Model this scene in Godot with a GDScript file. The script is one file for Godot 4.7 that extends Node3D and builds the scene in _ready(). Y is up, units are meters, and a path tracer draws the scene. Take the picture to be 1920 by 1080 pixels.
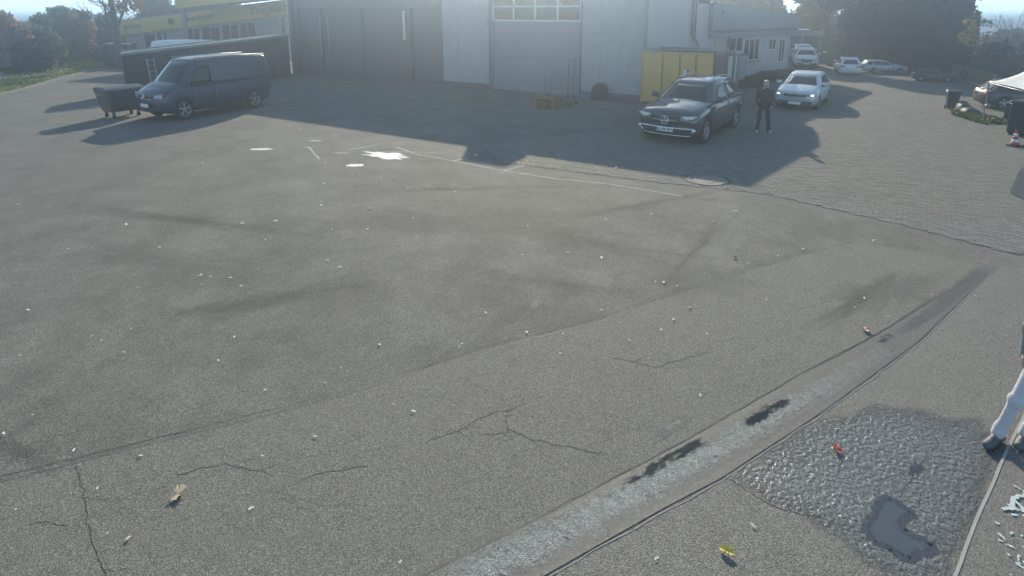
extends Node3D

var used := {}
var org := Vector3.ZERO
var R := RandomNumberGenerator.new()
var mats := {}

class Sh:
	var st := SurfaceTool.new()
	var g := 0
	func _init() -> void:
		st.begin(Mesh.PRIMITIVE_TRIANGLES)
	# how: 0 = one body, turned outwards as a whole; 1 = convex, each face outwards; else faces turned to the given direction
	func put(t: PackedVector3Array, smooth := false, convex := true, toward := Vector3.ZERO) -> Sh:
		var c := Vector3.ZERO
		for p in t:
			c += p
		c /= maxf(1.0, t.size())
		g += 1
		st.set_smooth_group(g if smooth else -1)
		var vol := 0.0
		var each := convex and toward == Vector3.ZERO
		if not each:
			for i in range(0, t.size(), 3):
				var n := (t[i + 1] - t[i]).cross(t[i + 2] - t[i])
				vol += n.dot(toward) if toward != Vector3.ZERO else n.dot(t[i] - c)
		for i in range(0, t.size(), 3):
			var v := vol
			if each:
				v = (t[i + 1] - t[i]).cross(t[i + 2] - t[i]).dot((t[i] + t[i + 1] + t[i + 2]) / 3.0 - c)
			st.add_vertex(t[i])
			st.add_vertex(t[i + 2] if v > 0 else t[i + 1])
			st.add_vertex(t[i + 1] if v > 0 else t[i + 2])
		return self
	func mesh() -> ArrayMesh:
		st.generate_normals()
		return st.commit()

# ---------------------------------------------------------------- shapes (triangle lists)
func q(t: PackedVector3Array, a: Vector3, b: Vector3, c: Vector3, d: Vector3) -> void:
	t.append_array([a, b, c, a, c, d])

func hexa(p: Array) -> PackedVector3Array:   # four lower corners, four upper corners
	var t := PackedVector3Array()
	q(t, p[0], p[1], p[2], p[3])
	q(t, p[4], p[5], p[6], p[7])
	for i in 4:
		var j := (i + 1) % 4
		q(t, p[i], p[j], p[4 + j], p[4 + i])
	return t

func box(c: Vector3, s: Vector3, b := Basis.IDENTITY, bev := 0.0) -> PackedVector3Array:
	var h := s / 2.0
	var t := PackedVector3Array()
	if bev <= 0.0:
		var p := []
		for y in [-1, 1]:
			for xz in [[-1, -1], [1, -1], [1, 1], [-1, 1]]:
				p.append(c + b * Vector3(xz[0] * h.x, y * h.y, xz[1] * h.z))
		return hexa(p)
	var pt := func(sg: Vector3, ax: int) -> Vector3:
		var v := Vector3.ZERO
		for i in 3:
			v[i] = sg[i] * (h[i] if i == ax else h[i] - bev)
		return c + b * v
	var sgn := [-1.0, 1.0]
	for ax in 3:
		var u := (ax + 1) % 3
		var w := (ax + 2) % 3
		for s0 in sgn:
			var f := []
			for k in [[-1, -1], [1, -1], [1, 1], [-1, 1]]:
				var sg := Vector3.ZERO
				sg[ax] = s0
				sg[u] = k[0]
				sg[w] = k[1]
				f.append(pt.call(sg, ax))
			q(t, f[0], f[1], f[2], f[3])
			for s1 in sgn:
				var a := Vector3.ZERO
				a[ax] = s0
				a[u] = s1
				a[w] = -1
				var d := a
				d[w] = 1
				q(t, pt.call(a, ax), pt.call(a, u), pt.call(d, u), pt.call(d, ax))
	for x in sgn:
		for y in sgn:
			for z in sgn:
				var sg := Vector3(x, y, z)
				t.append_array([pt.call(sg, 0), pt.call(sg, 1), pt.call(sg, 2)])
	return t

func loft(rings: Array, caps := true) -> PackedVector3Array:
	var t := PackedVector3Array()
	var n: int = rings[0].size()
	for i in rings.size() - 1:
		for j in n:
			var k := (j + 1) % n
			q(t, rings[i][j], rings[i][k], rings[i + 1][k], rings[i + 1][j])
	if caps:
		for e in [0, rings.size() - 1]:
			var c := Vector3.ZERO
			for p in rings[e]:
				c += p
			c /= n
			for j in n:
				var k := (j + 1) % n
				if e == 0:
					t.append_array([rings[e][k], rings[e][j], c])
				else:
					t.append_array([rings[e][j], rings[e][k], c])
	return t

func tube(pts: Array, rad: Array, sides := 8) -> PackedVector3Array:
	var rings := []
	var nrm := Vector3.ZERO
	for i in pts.size():
		var a: Vector3 = pts[maxi(i - 1, 0)]
		var b: Vector3 = pts[mini(i + 1, pts.size() - 1)]
		var d := (b - a).normalized()
		if nrm == Vector3.ZERO:
			nrm = d.cross(Vector3.UP if absf(d.y) < 0.9 else Vector3.RIGHT).normalized()
		nrm = (nrm - d * nrm.dot(d)).normalized()
		var o := d.cross(nrm)
		var ring := PackedVector3Array()
		for k in sides:
			var an := TAU * k / sides
			ring.append(pts[i] + (nrm * cos(an) + o * sin(an)) * rad[i])
		rings.append(ring)
	return loft(rings)

func lathe(prof: Array, sides := 24, axis := Basis.IDENTITY, at := Vector3.ZERO) -> PackedVector3Array:   # profile of (radius, height)
	var rings := []
	for p in prof:
		var ring := PackedVector3Array()
		for k in sides:
			var an := TAU * k / sides
			ring.append(at + axis * Vector3(p.x * cos(an), p.y, p.x * sin(an)))
		rings.append(ring)
	return loft(rings)

func flat(poly: PackedVector2Array, y: float) -> PackedVector3Array:
	var t := PackedVector3Array()
	for i in Geometry2D.triangulate_polygon(poly):
		t.append(Vector3(poly[i].x, y, poly[i].y))
	return t

func slab(poly: PackedVector2Array, y0: float, y1: float) -> PackedVector3Array:
	var t := flat(poly, y1)
	var up := Vector3.ZERO
	for i in range(0, t.size(), 3):
		up += (t[i + 1] - t[i]).cross(t[i + 2] - t[i])
	if up.y < 0:
		for i in range(0, t.size(), 3):
			var s := t[i + 1]
			t[i + 1] = t[i + 2]
			t[i + 2] = s
	var cw := Geometry2D.is_polygon_clockwise(poly)
	for i in poly.size():
		var a := poly[i]
		var b := poly[(i + 1) % poly.size()]
		if cw:
			var s := a
			a = b
			b = s
		q(t, Vector3(b.x, y0, b.y), Vector3(a.x, y0, a.y), Vector3(a.x, y1, a.y), Vector3(b.x, y1, b.y))
	return t

# a straight piece of wall over the plan line a-b, standing out towards the yard by off, t thick; the far end may have heights of its own
func seg(a: Vector2, b: Vector2, y0: float, y1: float, t: float, off := 0.0, y2 := -99.0, y3 := -99.0) -> PackedVector3Array:
	var d := (b - a).normalized()
	var n := Vector2(-d.y, d.x)
	if n.dot(-(a + b) / 2.0) < 0:
		n = -n
	if y2 < -90:
		y2 = y0
	if y3 < -90:
		y3 = y1
	var p := []
	for e in [[y0, y2], [y1, y3]]:
		for k in [[a, off, e[0]], [b, off, e[1]], [b, off - t, e[1]], [a, off - t, e[0]]]:
			var v: Vector2 = k[0] + n * k[1]
			p.append(Vector3(v.x, k[2], v.y) - org)
	return hexa(p)

# ---------------------------------------------------------------- nodes
func numbered(called: String) -> String:
	var k: int = used.get(called, 0)
	used[called] = k + 1
	return called if k == 0 else "%s_%03d" % [called, k]

func obj(called: String, sh: Variant, m: Material, parent: Node = null) -> MeshInstance3D:
	var o := MeshInstance3D.new()
	o.name = called if parent else numbered(called)
	o.mesh = sh.mesh() if sh is Sh else sh
	o.material_override = m
	(parent if parent else self).add_child(o, true)
	return o

func one(t: PackedVector3Array, smooth := false, convex := true, toward := Vector3.ZERO) -> Sh:
	return Sh.new().put(t, smooth, convex, toward)

func tag(o: Node, label: String, category: String, group := "") -> Node:
	o.set_meta("label", label)
	o.set_meta("category", category)
	if group:
		o.set_meta("group", group)
	return o

func thing(called: String, label: String, category: String, at := Vector3.ZERO, turn := 0.0, group := "") -> Node3D:
	var o := Node3D.new()
	o.name = numbered(called)
	o.position = at
	o.rotation.y = turn
	add_child(o)
	tag(o, label, category, group)
	org = Vector3.ZERO
	return o

func base(called: String, label: String, category: String, a: Vector2, group := "") -> Node3D:   # a building: its walls are given in the yard's plan
	var o := thing(called, label, category, Vector3(a.x, 0, a.y), 0.0, group)
	org = o.position
	return o

func kind(o: Node, k: String) -> Node:
	o.set_meta("kind", k)
	return o

# ---------------------------------------------------------------- materials
func noise(seed: int, freq: float, size: int, lo: Color, hi: Color, oct := 4, type := FastNoiseLite.TYPE_SIMPLEX_SMOOTH, mid := 0.5, gain := 0.5) -> NoiseTexture2D:
	var f := FastNoiseLite.new()
	f.seed = seed
	f.noise_type = type
	f.frequency = freq
	f.fractal_octaves = oct
	f.fractal_gain = gain
	if type == FastNoiseLite.TYPE_CELLULAR:
		f.cellular_return_type = FastNoiseLite.RETURN_CELL_VALUE
		f.cellular_jitter = 1.0
	var t := NoiseTexture2D.new()
	t.width = size
	t.height = size
	t.seamless = true
	t.noise = f
	var g := Gradient.new()
	g.offsets = PackedFloat32Array([0.0, mid, 1.0])
	g.colors = PackedColorArray([lo, lo.lerp(hi, 0.5), hi])
	t.color_ramp = g
	return t

func lin(r: float, g: float, b: float) -> Color:
	return Color(r, g, b).linear_to_srgb()

func M(r: float, g: float, b: float, rough := 0.7, metal := 0.0, tex: Texture2D = null, scale := 1.0) -> StandardMaterial3D:
	var m := StandardMaterial3D.new()
	m.albedo_color = lin(r, g, b)
	m.roughness = rough
	m.metallic = metal
	if tex:
		m.albedo_texture = tex
		m.uv1_triplanar = true
		m.uv1_world_triplanar = true
		m.uv1_scale = Vector3.ONE * scale
	return m

func bump(m: StandardMaterial3D, tex: Texture2D, cm: float) -> StandardMaterial3D:
	m.heightmap_enabled = true
	m.heightmap_texture = tex
	m.heightmap_scale = cm
	return m

func smin(a: float, b: float, k: float) -> float:
	var h := maxf(k - absf(a - b), 0.0) / k
	return minf(a, b) - h * h * k * 0.25

# one smooth skin over tapered bones [from, to, radius, radius]: surface nets on a grid
func skin(bones: Array, cell: float, k := 0.03) -> PackedVector3Array:
	var lo := Vector3.INF
	var hi := -Vector3.INF
	for b in bones:
		var r: float = maxf(b[2], b[3]) + cell * 2.0
		lo = lo.min(b[0] - Vector3.ONE * r).min(b[1] - Vector3.ONE * r)
		hi = hi.max(b[0] + Vector3.ONE * r).max(b[1] + Vector3.ONE * r)
	var n := Vector3i(((hi - lo) / cell).ceil()) + Vector3i.ONE
	var f := PackedFloat32Array()
	f.resize(n.x * n.y * n.z)
	f.fill(1.0)
	for b in bones:
		var r: float = maxf(b[2], b[3]) + k + cell * 2.0
		var a0: Vector3 = b[0]
		var ab: Vector3 = b[1] - b[0]
		var l2 := maxf(ab.length_squared(), 1e-8)
		var i0 := Vector3i(((b[0].min(b[1]) - Vector3.ONE * r - lo) / cell).floor()).max(Vector3i.ZERO)
		var i1 := Vector3i(((b[0].max(b[1]) + Vector3.ONE * r - lo) / cell).ceil()).min(n - Vector3i.ONE)
		for z in range(i0.z, i1.z + 1):
			for y in range(i0.y, i1.y + 1):
				var at := (z * n.y + y) * n.x
				for x in range(i0.x, i1.x + 1):
					var p := lo + Vector3(x, y, z) * cell - a0
					var h := clampf(p.dot(ab) / l2, 0.0, 1.0)
					var d: float = (p - ab * h).length() - lerpf(b[2], b[3], h)
					f[at + x] = smin(f[at + x], d, k)
	var vert := {}
	var t := PackedVector3Array()
	var step := [1, n.x, n.x * n.y]
	var off := [Vector3.RIGHT, Vector3.UP, Vector3.BACK]
	for z in n.z - 1:
		for y in n.y - 1:
			for x in n.x - 1:
				var i := (z * n.y + y) * n.x + x
				var s := f[i] < 0
				if (f[i + 1] < 0) == s and (f[i + n.x] < 0) == s and (f[i + step[2]] < 0) == s and (f[i + 1 + n.x] < 0) == s and (f[i + 1 + step[2]] < 0) == s and (f[i + n.x + step[2]] < 0) == s and (f[i + 1 + n.x + step[2]] < 0) == s:
					continue
				var sum := Vector3.ZERO
				var cnt := 0
				for ax in 3:
					var u := (ax + 1) % 3
					var w := (ax + 2) % 3
					for c in 4:
						var j: int = i + (step[u] if c & 1 else 0) + (step[w] if c & 2 else 0)
						var e: float = f[j]
						var e2: float = f[j + step[ax]]
						if (e < 0) != (e2 < 0):
							sum += (off[u] if c & 1 else Vector3.ZERO) + (off[w] if c & 2 else Vector3.ZERO) + off[ax] * (e / (e - e2))
							cnt += 1
				vert[i] = lo + (Vector3(x, y, z) + sum / cnt) * cell
	for i in vert:
		for ax in 3:
			var a: float = f[i]
			var b2: float = f[i + step[ax]]
			if (a < 0) == (b2 < 0):
				continue
			var u: int = step[(ax + 1) % 3]
			var w: int = step[(ax + 2) % 3]
			if not (vert.has(i - u) and vert.has(i - w) and vert.has(i - u - w)):
				continue
			if a < 0:
				q(t, vert[i], vert[i - u], vert[i - u - w], vert[i - w])
			else:
				q(t, vert[i], vert[i - w], vert[i - u - w], vert[i - u])
	return t

# ---------------------------------------------------------------- vehicles (length along z, front at +z)
var C := {}

func curve(pts: Array, z: float) -> float:   # piecewise curve through (z, value), z falling
	for i in pts.size() - 1:
		if z <= pts[i].x and z >= pts[i + 1].x:
			return lerpf(pts[i].y, pts[i + 1].y, (pts[i].x - z) / maxf(pts[i].x - pts[i + 1].x, 1e-5))
	return pts[0].y if z > pts[0].x else pts[-1].y

func car_sect(z: float) -> Array:   # half outline of the lower body at z, from the underside's middle round to the top's middle
	var hl: float = C.L / 2
	var e := hl - absf(z)
	var w: float = C.W / 2 * (1.0 - 0.05 * pow(absf(z) / hl, 4.0) - 0.10 * pow(clampf(1.0 - e / 0.3, 0, 1), 2.0))
	var yb: float = C.clear + 0.10 * pow(clampf(1.0 - e / 0.5, 0, 1), 2.0)
	var yt := curve(C.top, z)
	var m := lerpf(yb, yt, 0.5)
	var p := [Vector2(0, yb), Vector2(w * 0.78, yb), Vector2(w * 0.93, yb + 0.05), Vector2(w * 0.985, yb + 0.15), Vector2(w, m - 0.04), Vector2(w * 1.0, m + 0.05), Vector2(w * 0.985, lerpf(m, yt, 0.55)), Vector2(w * 0.955, yt - 0.10), Vector2(w * 0.90, yt - 0.03), Vector2(w * 0.80, yt), Vector2(w * 0.45, yt + C.crown * 0.8), Vector2(0, yt + C.crown)]
	return p

func car_end(z: float, p: Vector2) -> float:   # how far a point of the outline moves in from a square end
	var hl: float = C.L / 2
	var e := clampf(1.0 - (hl - absf(z)) / 0.7, 0, 1)
	var m: float = C.bulge_y
	return -signf(z) * e * (0.16 * pow(p.x / (C.W / 2), 2.0) + 0.10 * pow(clampf((p.y - m) / 0.4, -1.2, 1.2), 2.0))

func car_body() -> PackedVector3Array:
	var hl: float = C.L / 2
	var zs := []
	for e in [0.0, 0.015, 0.05, 0.1, 0.16, 0.24, 0.32]:
		zs.append(hl - e)
	var z := hl - 0.38
	while z > -hl + 0.36:
		zs.append(z)
		z -= 0.055
	for e in [0.32, 0.24, 0.16, 0.1, 0.05, 0.015, 0.0]:
		zs.append(-hl + e)
	var zf: float = hl - C.fo
	var rings := []
	for zz in zs:
		var s := car_sect(zz)
		var e := hl - absf(zz)
		var shr := 0.12 * pow(clampf(1.0 - e / 0.05, 0, 1), 2.0)
		var half := []
		for i in s.size() - 1:
			var n := 5 if i >= 2 and i <= 7 else 1
			for k in n:
				half.append(s[i].lerp(s[i + 1], float(k) / n))
		half.append(s[-1])
		var ring := PackedVector3Array()
		for side in [1, -1]:
			var order := range(half.size()) if side > 0 else range(half.size() - 2, 0, -1)
			for i in order:
				var p: Vector2 = half[i]
				p = Vector2(p.x * (1.0 - shr), lerpf(p.y, C.bulge_y, shr))
				var x: float = p.x
				for wz in [zf, zf - C.wb]:
					if x > C.W * 0.3 and Vector2(zz - wz, p.y - C.wr).length() < C.wr + 0.055:
						x = C.W / 2 - 0.26
				ring.append(Vector3(x * side, p.y, zz + car_end(zz, p)))
		rings.append(ring)
	return loft(rings)

func side_x(z: float, y: float) -> float:
	var s := car_sect(z)
	for i in range(2, s.size() - 1):
		if s[i].y <= y and s[i + 1].y >= y and s[i + 1].y > s[i].y:
			return lerpf(s[i].x, s[i + 1].x, (y - s[i].y) / (s[i + 1].y - s[i].y))
	return s[8].x

func solid_patch(f: Callable, nx: int, ny: int, out: Vector3, thick: float) -> PackedVector3Array:   # a curved plate over a surface f(u, v)
	var t := PackedVector3Array()
	for i in nx:
		for j in ny:
			q(t, f.call(float(i) / nx, float(j) / ny), f.call(float(i + 1) / nx, float(j) / ny), f.call(float(i + 1) / nx, float(j + 1) / ny), f.call(float(i) / nx, float(j + 1) / ny))
	var edge := []
	for i in nx:
		edge.append([f.call(float(i) / nx, 0.0), f.call(float(i + 1) / nx, 0.0)])
		edge.append([f.call(float(i + 1) / nx, 1.0), f.call(float(i) / nx, 1.0)])
	for j in ny:
		edge.append([f.call(1.0, float(j) / ny), f.call(1.0, float(j + 1) / ny)])
		edge.append([f.call(0.0, float(j + 1) / ny), f.call(0.0, float(j) / ny)])
	for e in edge:
		q(t, e[1], e[0], e[0] - out * thick, e[1] - out * thick)
	return t

func bil(c: Array, u: float, v: float) -> Vector2:   # c: lower left, lower right, upper right, upper left
	return (c[0] as Vector2).lerp(c[1], u).lerp((c[3] as Vector2).lerp(c[2], u), v)

func end_patch(c: Array, sg: float, off: float, nx := 6, ny := 3) -> Sh:   # c in (x, y) on the front (sg 1) or the rear (sg -1)
	var f := func(u: float, v: float) -> Vector3:
		var p := bil(c, u, v)
		var z: float = sg * C.L / 2
		return Vector3(p.x, p.y, z + car_end(z, p) + sg * off)
	return one(solid_patch(f, nx, ny, Vector3(0, 0, sg), off + 0.02), true, false, Vector3(0, 0, sg))

func side_patch(c: Array, sg: float, off: float, nx := 8, ny := 6) -> Sh:   # c in (z, y) on one flank of the lower body
	var f := func(u: float, v: float) -> Vector3:
		var p := bil(c, u, v)
		return Vector3(sg * (side_x(p.x, p.y) + off), p.y, p.x)
	return one(solid_patch(f, nx, ny, Vector3(sg, 0, 0), off + 0.01), true, false, Vector3(sg, 0, 0))

func cab(v: float) -> Dictionary:
	var b: float = C.belt - 0.05
	return {"y": lerpf(b, C.H - 0.07, v), "w": lerpf(C.W / 2 * C.cw0, C.W / 2 * C.cw1, pow(v, 1.25)), "f": lerpf(C.cowl, C.roof_f, v), "r": lerpf(C.rear_b, C.roof_r, pow(v, C.get("rpow", 1.0)))}

func arch(d: Dictionary, z: float) -> float:
	var h: float = maxf((C.roof_f - C.roof_r) / 2.0, 0.1)
	return -C.get("arch", 0.05) * clampf((d.y - C.belt) / (C.H - C.belt), 0, 1.2) * minf(pow((z - (C.roof_f + C.roof_r) / 2.0) / h, 2.0), 1.5)

func cab_ring(d: Dictionary, inset := 0.0) -> PackedVector3Array:
	var r := PackedVector3Array()
	var w: float = d.w - inset
	var f: float = d.f - inset * 1.6
	var b: float = d.r + inset
	for i in 9:
		var x := lerpf(w - 0.09, -w + 0.09, i / 8.0)
		r.append(Vector3(x, d.y, f + 0.10 * (1.0 - pow(x / w, 2.0)) - 0.10))
	for i in 13:
		r.append(Vector3(-w - 0.02 * sin(PI * i / 12.0), d.y, lerpf(f - 0.20, b + 0.12, i / 12.0)))
	for i in 9:
		var x := lerpf(-w + 0.09, w - 0.09, i / 8.0)
		r.append(Vector3(x, d.y, b - 0.05 * (1.0 - pow(x / w, 2.0)) + 0.05))
	for i in 13:
		r.append(Vector3(w + 0.02 * sin(PI * i / 12.0), d.y, lerpf(b + 0.12, f - 0.20, i / 12.0)))
	for i in r.size():
		r[i].y += arch(d, r[i].z)
	return r

func cab_body() -> PackedVector3Array:
	var rings := []
	for i in 9:
		rings.append(cab_ring(cab(i / 8.0)))
	var d := cab(1.0)
	for k in [[0.03, 0.025], [0.10, 0.050], [0.25, 0.066], [0.45, 0.07]]:
		var e := d.duplicate()
		e.y = d.y + k[1]
		rings.append(cab_ring(e, k[0]))
	return loft(rings)

func glass_end(v0: float, v1: float, sg: float, edge := 0.06) -> Sh:
	var f := func(u: float, v: float) -> Vector3:
		var d := cab(lerpf(v0, v1, v))
		var w: float = d.w
		var x := lerpf(-1, 1, u) * (w - 0.09 - edge)
		var z: float = d.f + 0.10 * (1.0 - pow(x / w, 2.0)) - 0.10 if sg > 0 else d.r - 0.05 * (1.0 - pow(x / w, 2.0)) + 0.05
		return Vector3(x, d.y + 0.008 + arch(d, z), z + sg * 0.012)
	return one(solid_patch(f, 8, 5, Vector3(0, 0.3, sg), 0.025), true, false, Vector3(0, 0.3, sg))

func glass_side(c: Array, sg: float, off := 0.010) -> Sh:   # c in (z, v)
	var f := func(u: float, v: float) -> Vector3:
		var p := bil(c, u, v)
		var d := cab(p.y)
		var s := clampf((d.f - 0.2 - p.x) / maxf(d.f - d.r - 0.32, 0.01), 0, 1)
		return Vector3(sg * (d.w + 0.02 * sin(PI * s) + off), d.y + arch(d, p.x), p.x)
	return one(solid_patch(f, 6, 5, Vector3(sg, 0, 0), off + 0.015), true, false, Vector3(sg, 0.2, 0))

func add_wheel(t: Node3D, x: float, z: float, r: float, spokes: int) -> void:
	var w := Node3D.new()
	w.name = "wheel"
	w.position = Vector3(x, r, z)
	t.add_child(w, true)
	var s := signf(x)
	var ax := Basis(Vector3(0, 1, 0), Vector3(s, 0, 0), Vector3(0, 0, 1))
	var key := "wheel%d_%d_%d" % [roundi(r * 100), spokes, s]
	if not mats.has(key):
		var ty := lathe([Vector2(r * 0.62, -0.11), Vector2(r * 0.9, -0.115), Vector2(r * 0.985, -0.09), Vector2(r, -0.03), Vector2(r, 0.05), Vector2(r * 0.985, 0.09), Vector2(r * 0.9, 0.112), Vector2(r * 0.70, 0.105), Vector2(r * 0.66, 0.07)], 28, ax)
		var rs := one(lathe([Vector2(r * 0.66, -0.06), Vector2(r * 0.67, 0.09), Vector2(r * 0.63, 0.085), Vector2(r * 0.6, 0.03), Vector2(r * 0.05, 0.03)], 28, ax), true, false)
		rs.put(lathe([Vector2(0.001, 0.0), Vector2(r * 0.17, 0.05), Vector2(r * 0.15, 0.075), Vector2(0.001, 0.08)], 12, ax), true, false)
		for i in spokes:
			var a := TAU * i / spokes
			rs.put(box(Vector3(s * 0.062, cos(a) * r * 0.36, sin(a) * r * 0.36), Vector3(0.035, r * 0.56, r * 0.17), Basis(Vector3.RIGHT, a), 0.008))
		mats[key] = [one(ty, true, false).mesh(), rs.mesh()]
	obj("tyre", mats[key][0], mats.rubber, w)
	obj("rim", mats[key][1], mats.alloy, w)

func emblem(t: Node3D, y: float, r: float, star: bool) -> void:
	var z: float = C.L / 2 + 0.02
	var sh := Sh.new()
	var ring := []
	for i in 25:
		ring.append(Vector3(cos(TAU * i / 24) * r, y + sin(TAU * i / 24) * r, z))
	var rr := []
	rr.resize(25)
	rr.fill(0.012)
	sh.put(tube(ring, rr, 6), true, false)
	if star:
		for i in 3:
			var d := Vector3(sin(TAU * i / 3), cos(TAU * i / 3), 0)
			sh.put(tube([Vector3(0, y, z), Vector3(0, y, z) + d * r], [0.02, 0.007], 6), true, false)
	else:
		sh.put(lathe([Vector2(0.001, -0.01), Vector2(r * 0.7, -0.01), Vector2(r * 0.7, 0.004), Vector2(0.001, 0.008)], 16, Basis(Vector3.RIGHT, PI / 2), Vector3(0, y, z)))
	obj("emblem", sh, mats.chrome, t)

func plate(t: Node3D, y: float, text: String, sg := 1.0) -> void:
	var z: float = sg * (C.L / 2 + 0.022)
	var p := obj("number_plate", one(box(Vector3(0, y, z), Vector3(0.52, 0.115, 0.014), Basis.IDENTITY, 0.004)), mats.plate, t)
	obj("country_band", one(box(Vector3(-0.235 * sg, y, z + sg * 0.006), Vector3(0.045, 0.108, 0.008))), mats.blue, p)
	if text:
		var tm := TextMesh.new()
		tm.font = mats.font
		tm.text = text
		tm.font_size = 16
		tm.pixel_size = 0.0062
		tm.depth = 0.003
		var o := obj("lettering", tm, mats.black, p)
		o.position = Vector3(0.02, y, z + 0.011)

func car(called: String, label: String, category: String, at: Vector3, yaw: float, sc: float, P: Dictionary, group := "") -> Node3D:
	C = P
	var t := thing(called, label, category, at, yaw, group)
	var paint: Material = P.paint
	obj("body", one(car_body(), true, false), paint, t)
	obj("cabin", one(cab_body(), true, false), P.get("roof_paint", paint), t)
	var hl: float = P.L / 2
	var w: float = P.W / 2
	obj("windscreen", glass_end(0.07, 0.93, 1.0), mats.glass, t)
	obj("rear_window", glass_end(P.get("rw0", 0.12), 0.90, -1.0, 0.10), mats.glass, t)
	for sg in [1.0, -1.0]:
		for k in P.windows:
			obj("side_window", glass_side(k, sg), mats.glass, t)
		for k in P.doors:
			var d := obj("door", side_patch(k, sg, 0.006), paint, t)
			var hz: float = k[0].x + 0.16
			obj("handle", one(box(Vector3(sg * (side_x(hz, P.belt - 0.19) + 0.022), P.belt - 0.19, hz), Vector3(0.03, 0.03, 0.19), Basis.IDENTITY, 0.01)), P.get("handle", paint), d)
		obj("sill", side_patch([Vector2(hl - P.fo - P.wb + P.wr + 0.09, P.clear + 0.02), Vector2(hl - P.fo - P.wr - 0.09, P.clear + 0.02), Vector2(hl - P.fo - P.wr - 0.09, P.clear + 0.14), Vector2(hl - P.fo - P.wb + P.wr + 0.09, P.clear + 0.14)], sg, 0.012), mats.trim, t)
		var mz: float = P.cowl - 0.42
		var mir := obj("mirror", one(box(Vector3(sg * (w * 0.97 + 0.10), P.belt + 0.10, mz), Vector3(0.24, 0.16, 0.12), Basis(Vector3.UP, -sg * 0.25), 0.045)), P.get("mirror", paint), t)
		obj("bracket", one(box(Vector3(sg * (w * 0.93), P.belt + 0.02, mz), Vector3(0.14, 0.05, 0.06), Basis.IDENTITY, 0.01)), mats.trim, mir)
		for wz in [hl - P.fo, hl - P.fo - P.wb]:
			add_wheel(t, sg * (w - 0.115), wz, P.wr, P.get("spokes", 5))
		var hp: Array = P.head
		var c := []
		for p in hp:
			c.append(Vector2(p.x * sg, p.y))
		var hd := obj("headlight", end_patch(c, 1.0, 0.012, 5, 3), mats.lamp, t)
		if P.get("drl", false):
			obj("running_light", end_patch([c[3].lerp(c[0], 0.28), c[2].lerp(c[1], 0.28), c[2].lerp(c[1], 0.05), c[3].lerp(c[0], 0.05)], 1.0, 0.02, 4, 1), mats.lens, hd)
			for k in [0.35, 0.65]:
				obj("reflector", end_patch([c[0].lerp(c[1], k - 0.09).lerp(c[3], 0.1), c[0].lerp(c[1], k + 0.09).lerp(c[2], 0.1), c[0].lerp(c[1], k + 0.09).lerp(c[2], 0.55), c[0].lerp(c[1], k - 0.09).lerp(c[3], 0.55)], 1.0, 0.02, 2, 2), mats.lens, hd)
		var tl := []
		for p in P.tail:
			tl.append(Vector2(p.x * sg, p.y))
		obj("tail_light", end_patch(tl, -1.0, 0.012, 4, 3), mats.red, t)
		if P.has("rail"):
			var rz := []
			for i in 7:
				var f := i / 6.0
				rz.append(Vector3(sg * (w * P.cw1 - 0.10), P.H - 0.015 + 0.05 * sin(PI * clampf(f * 1.0, 0.08, 0.92)), lerpf(P.roof_f - 0.25, P.roof_r + 0.25, f)))
			obj("roof_rail", one(tube(rz, [0.02, 0.02, 0.02, 0.02, 0.02, 0.02, 0.02], 6), true, false), P.rail, t)
	var g: Array = P.grille
	obj("grille", end_patch(g, 1.0, 0.008, 8, 3), mats.black, t)
	obj("bumper_intake", end_patch(P.intake, 1.0, 0.008, 8, 3), mats.trim, t)
	if P.has("slats"):
		for k in P.slats:
			obj("grille_bar", end_patch([g[0].lerp(g[3], k - 0.022), g[1].lerp(g[2], k - 0.022), g[1].lerp(g[2], k + 0.022), g[0].lerp(g[3], k + 0.022)], 1.0, 0.022, 8, 1), mats.chrome, t)
	t.scale = Vector3.ONE * sc
	return t

# ---------------------------------------------------------------- people
# J: joints by name, in the person's own frame (y up, facing +z)
func hand(at: Vector3, dir: Vector3, palm: Vector3, s: float) -> Array:   # s: which side the thumb leaves
	var a := dir.normalized()
	var p := (palm - a * palm.dot(a)).normalized()
	var w := a.cross(p) * s
	var b := []
	for i in 4:
		var f := (i - 1.5) * 0.019
		var root := at + a * 0.075 + w * f
		b.append([at + w * f * 0.6, root, 0.015, 0.0125])
		var l: float = [0.068, 0.078, 0.073, 0.056][i]
		var d1 := (a + p * 0.25).normalized()
		var d2 := (a + p * 0.75).normalized()
		var d3 := (a * 0.7 + p).normalized()
		b.append([root, root + d1 * l * 0.5, 0.0098, 0.0092])
		b.append([root + d1 * l * 0.5, root + d1 * l * 0.5 + d2 * l * 0.3, 0.0092, 0.0086])
		b.append([root + d1 * l * 0.5 + d2 * l * 0.3, root + d1 * l * 0.5 + d2 * l * 0.3 + d3 * l * 0.22, 0.0086, 0.0076])
	var th := at + a * 0.022 - w * 0.03
	b.append([at + a * 0.01, th, 0.016, 0.014])
	b.append([th, th + (a * 0.7 - w * 0.7 + p * 0.3).normalized() * 0.036, 0.0125, 0.0108])
	b.append([th + (a * 0.7 - w * 0.7 + p * 0.3).normalized() * 0.036, th + (a * 0.7 - w * 0.7 + p * 0.3).normalized() * 0.036 + (a + p * 0.4).normalized() * 0.03, 0.0105, 0.0085])
	return b

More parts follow.
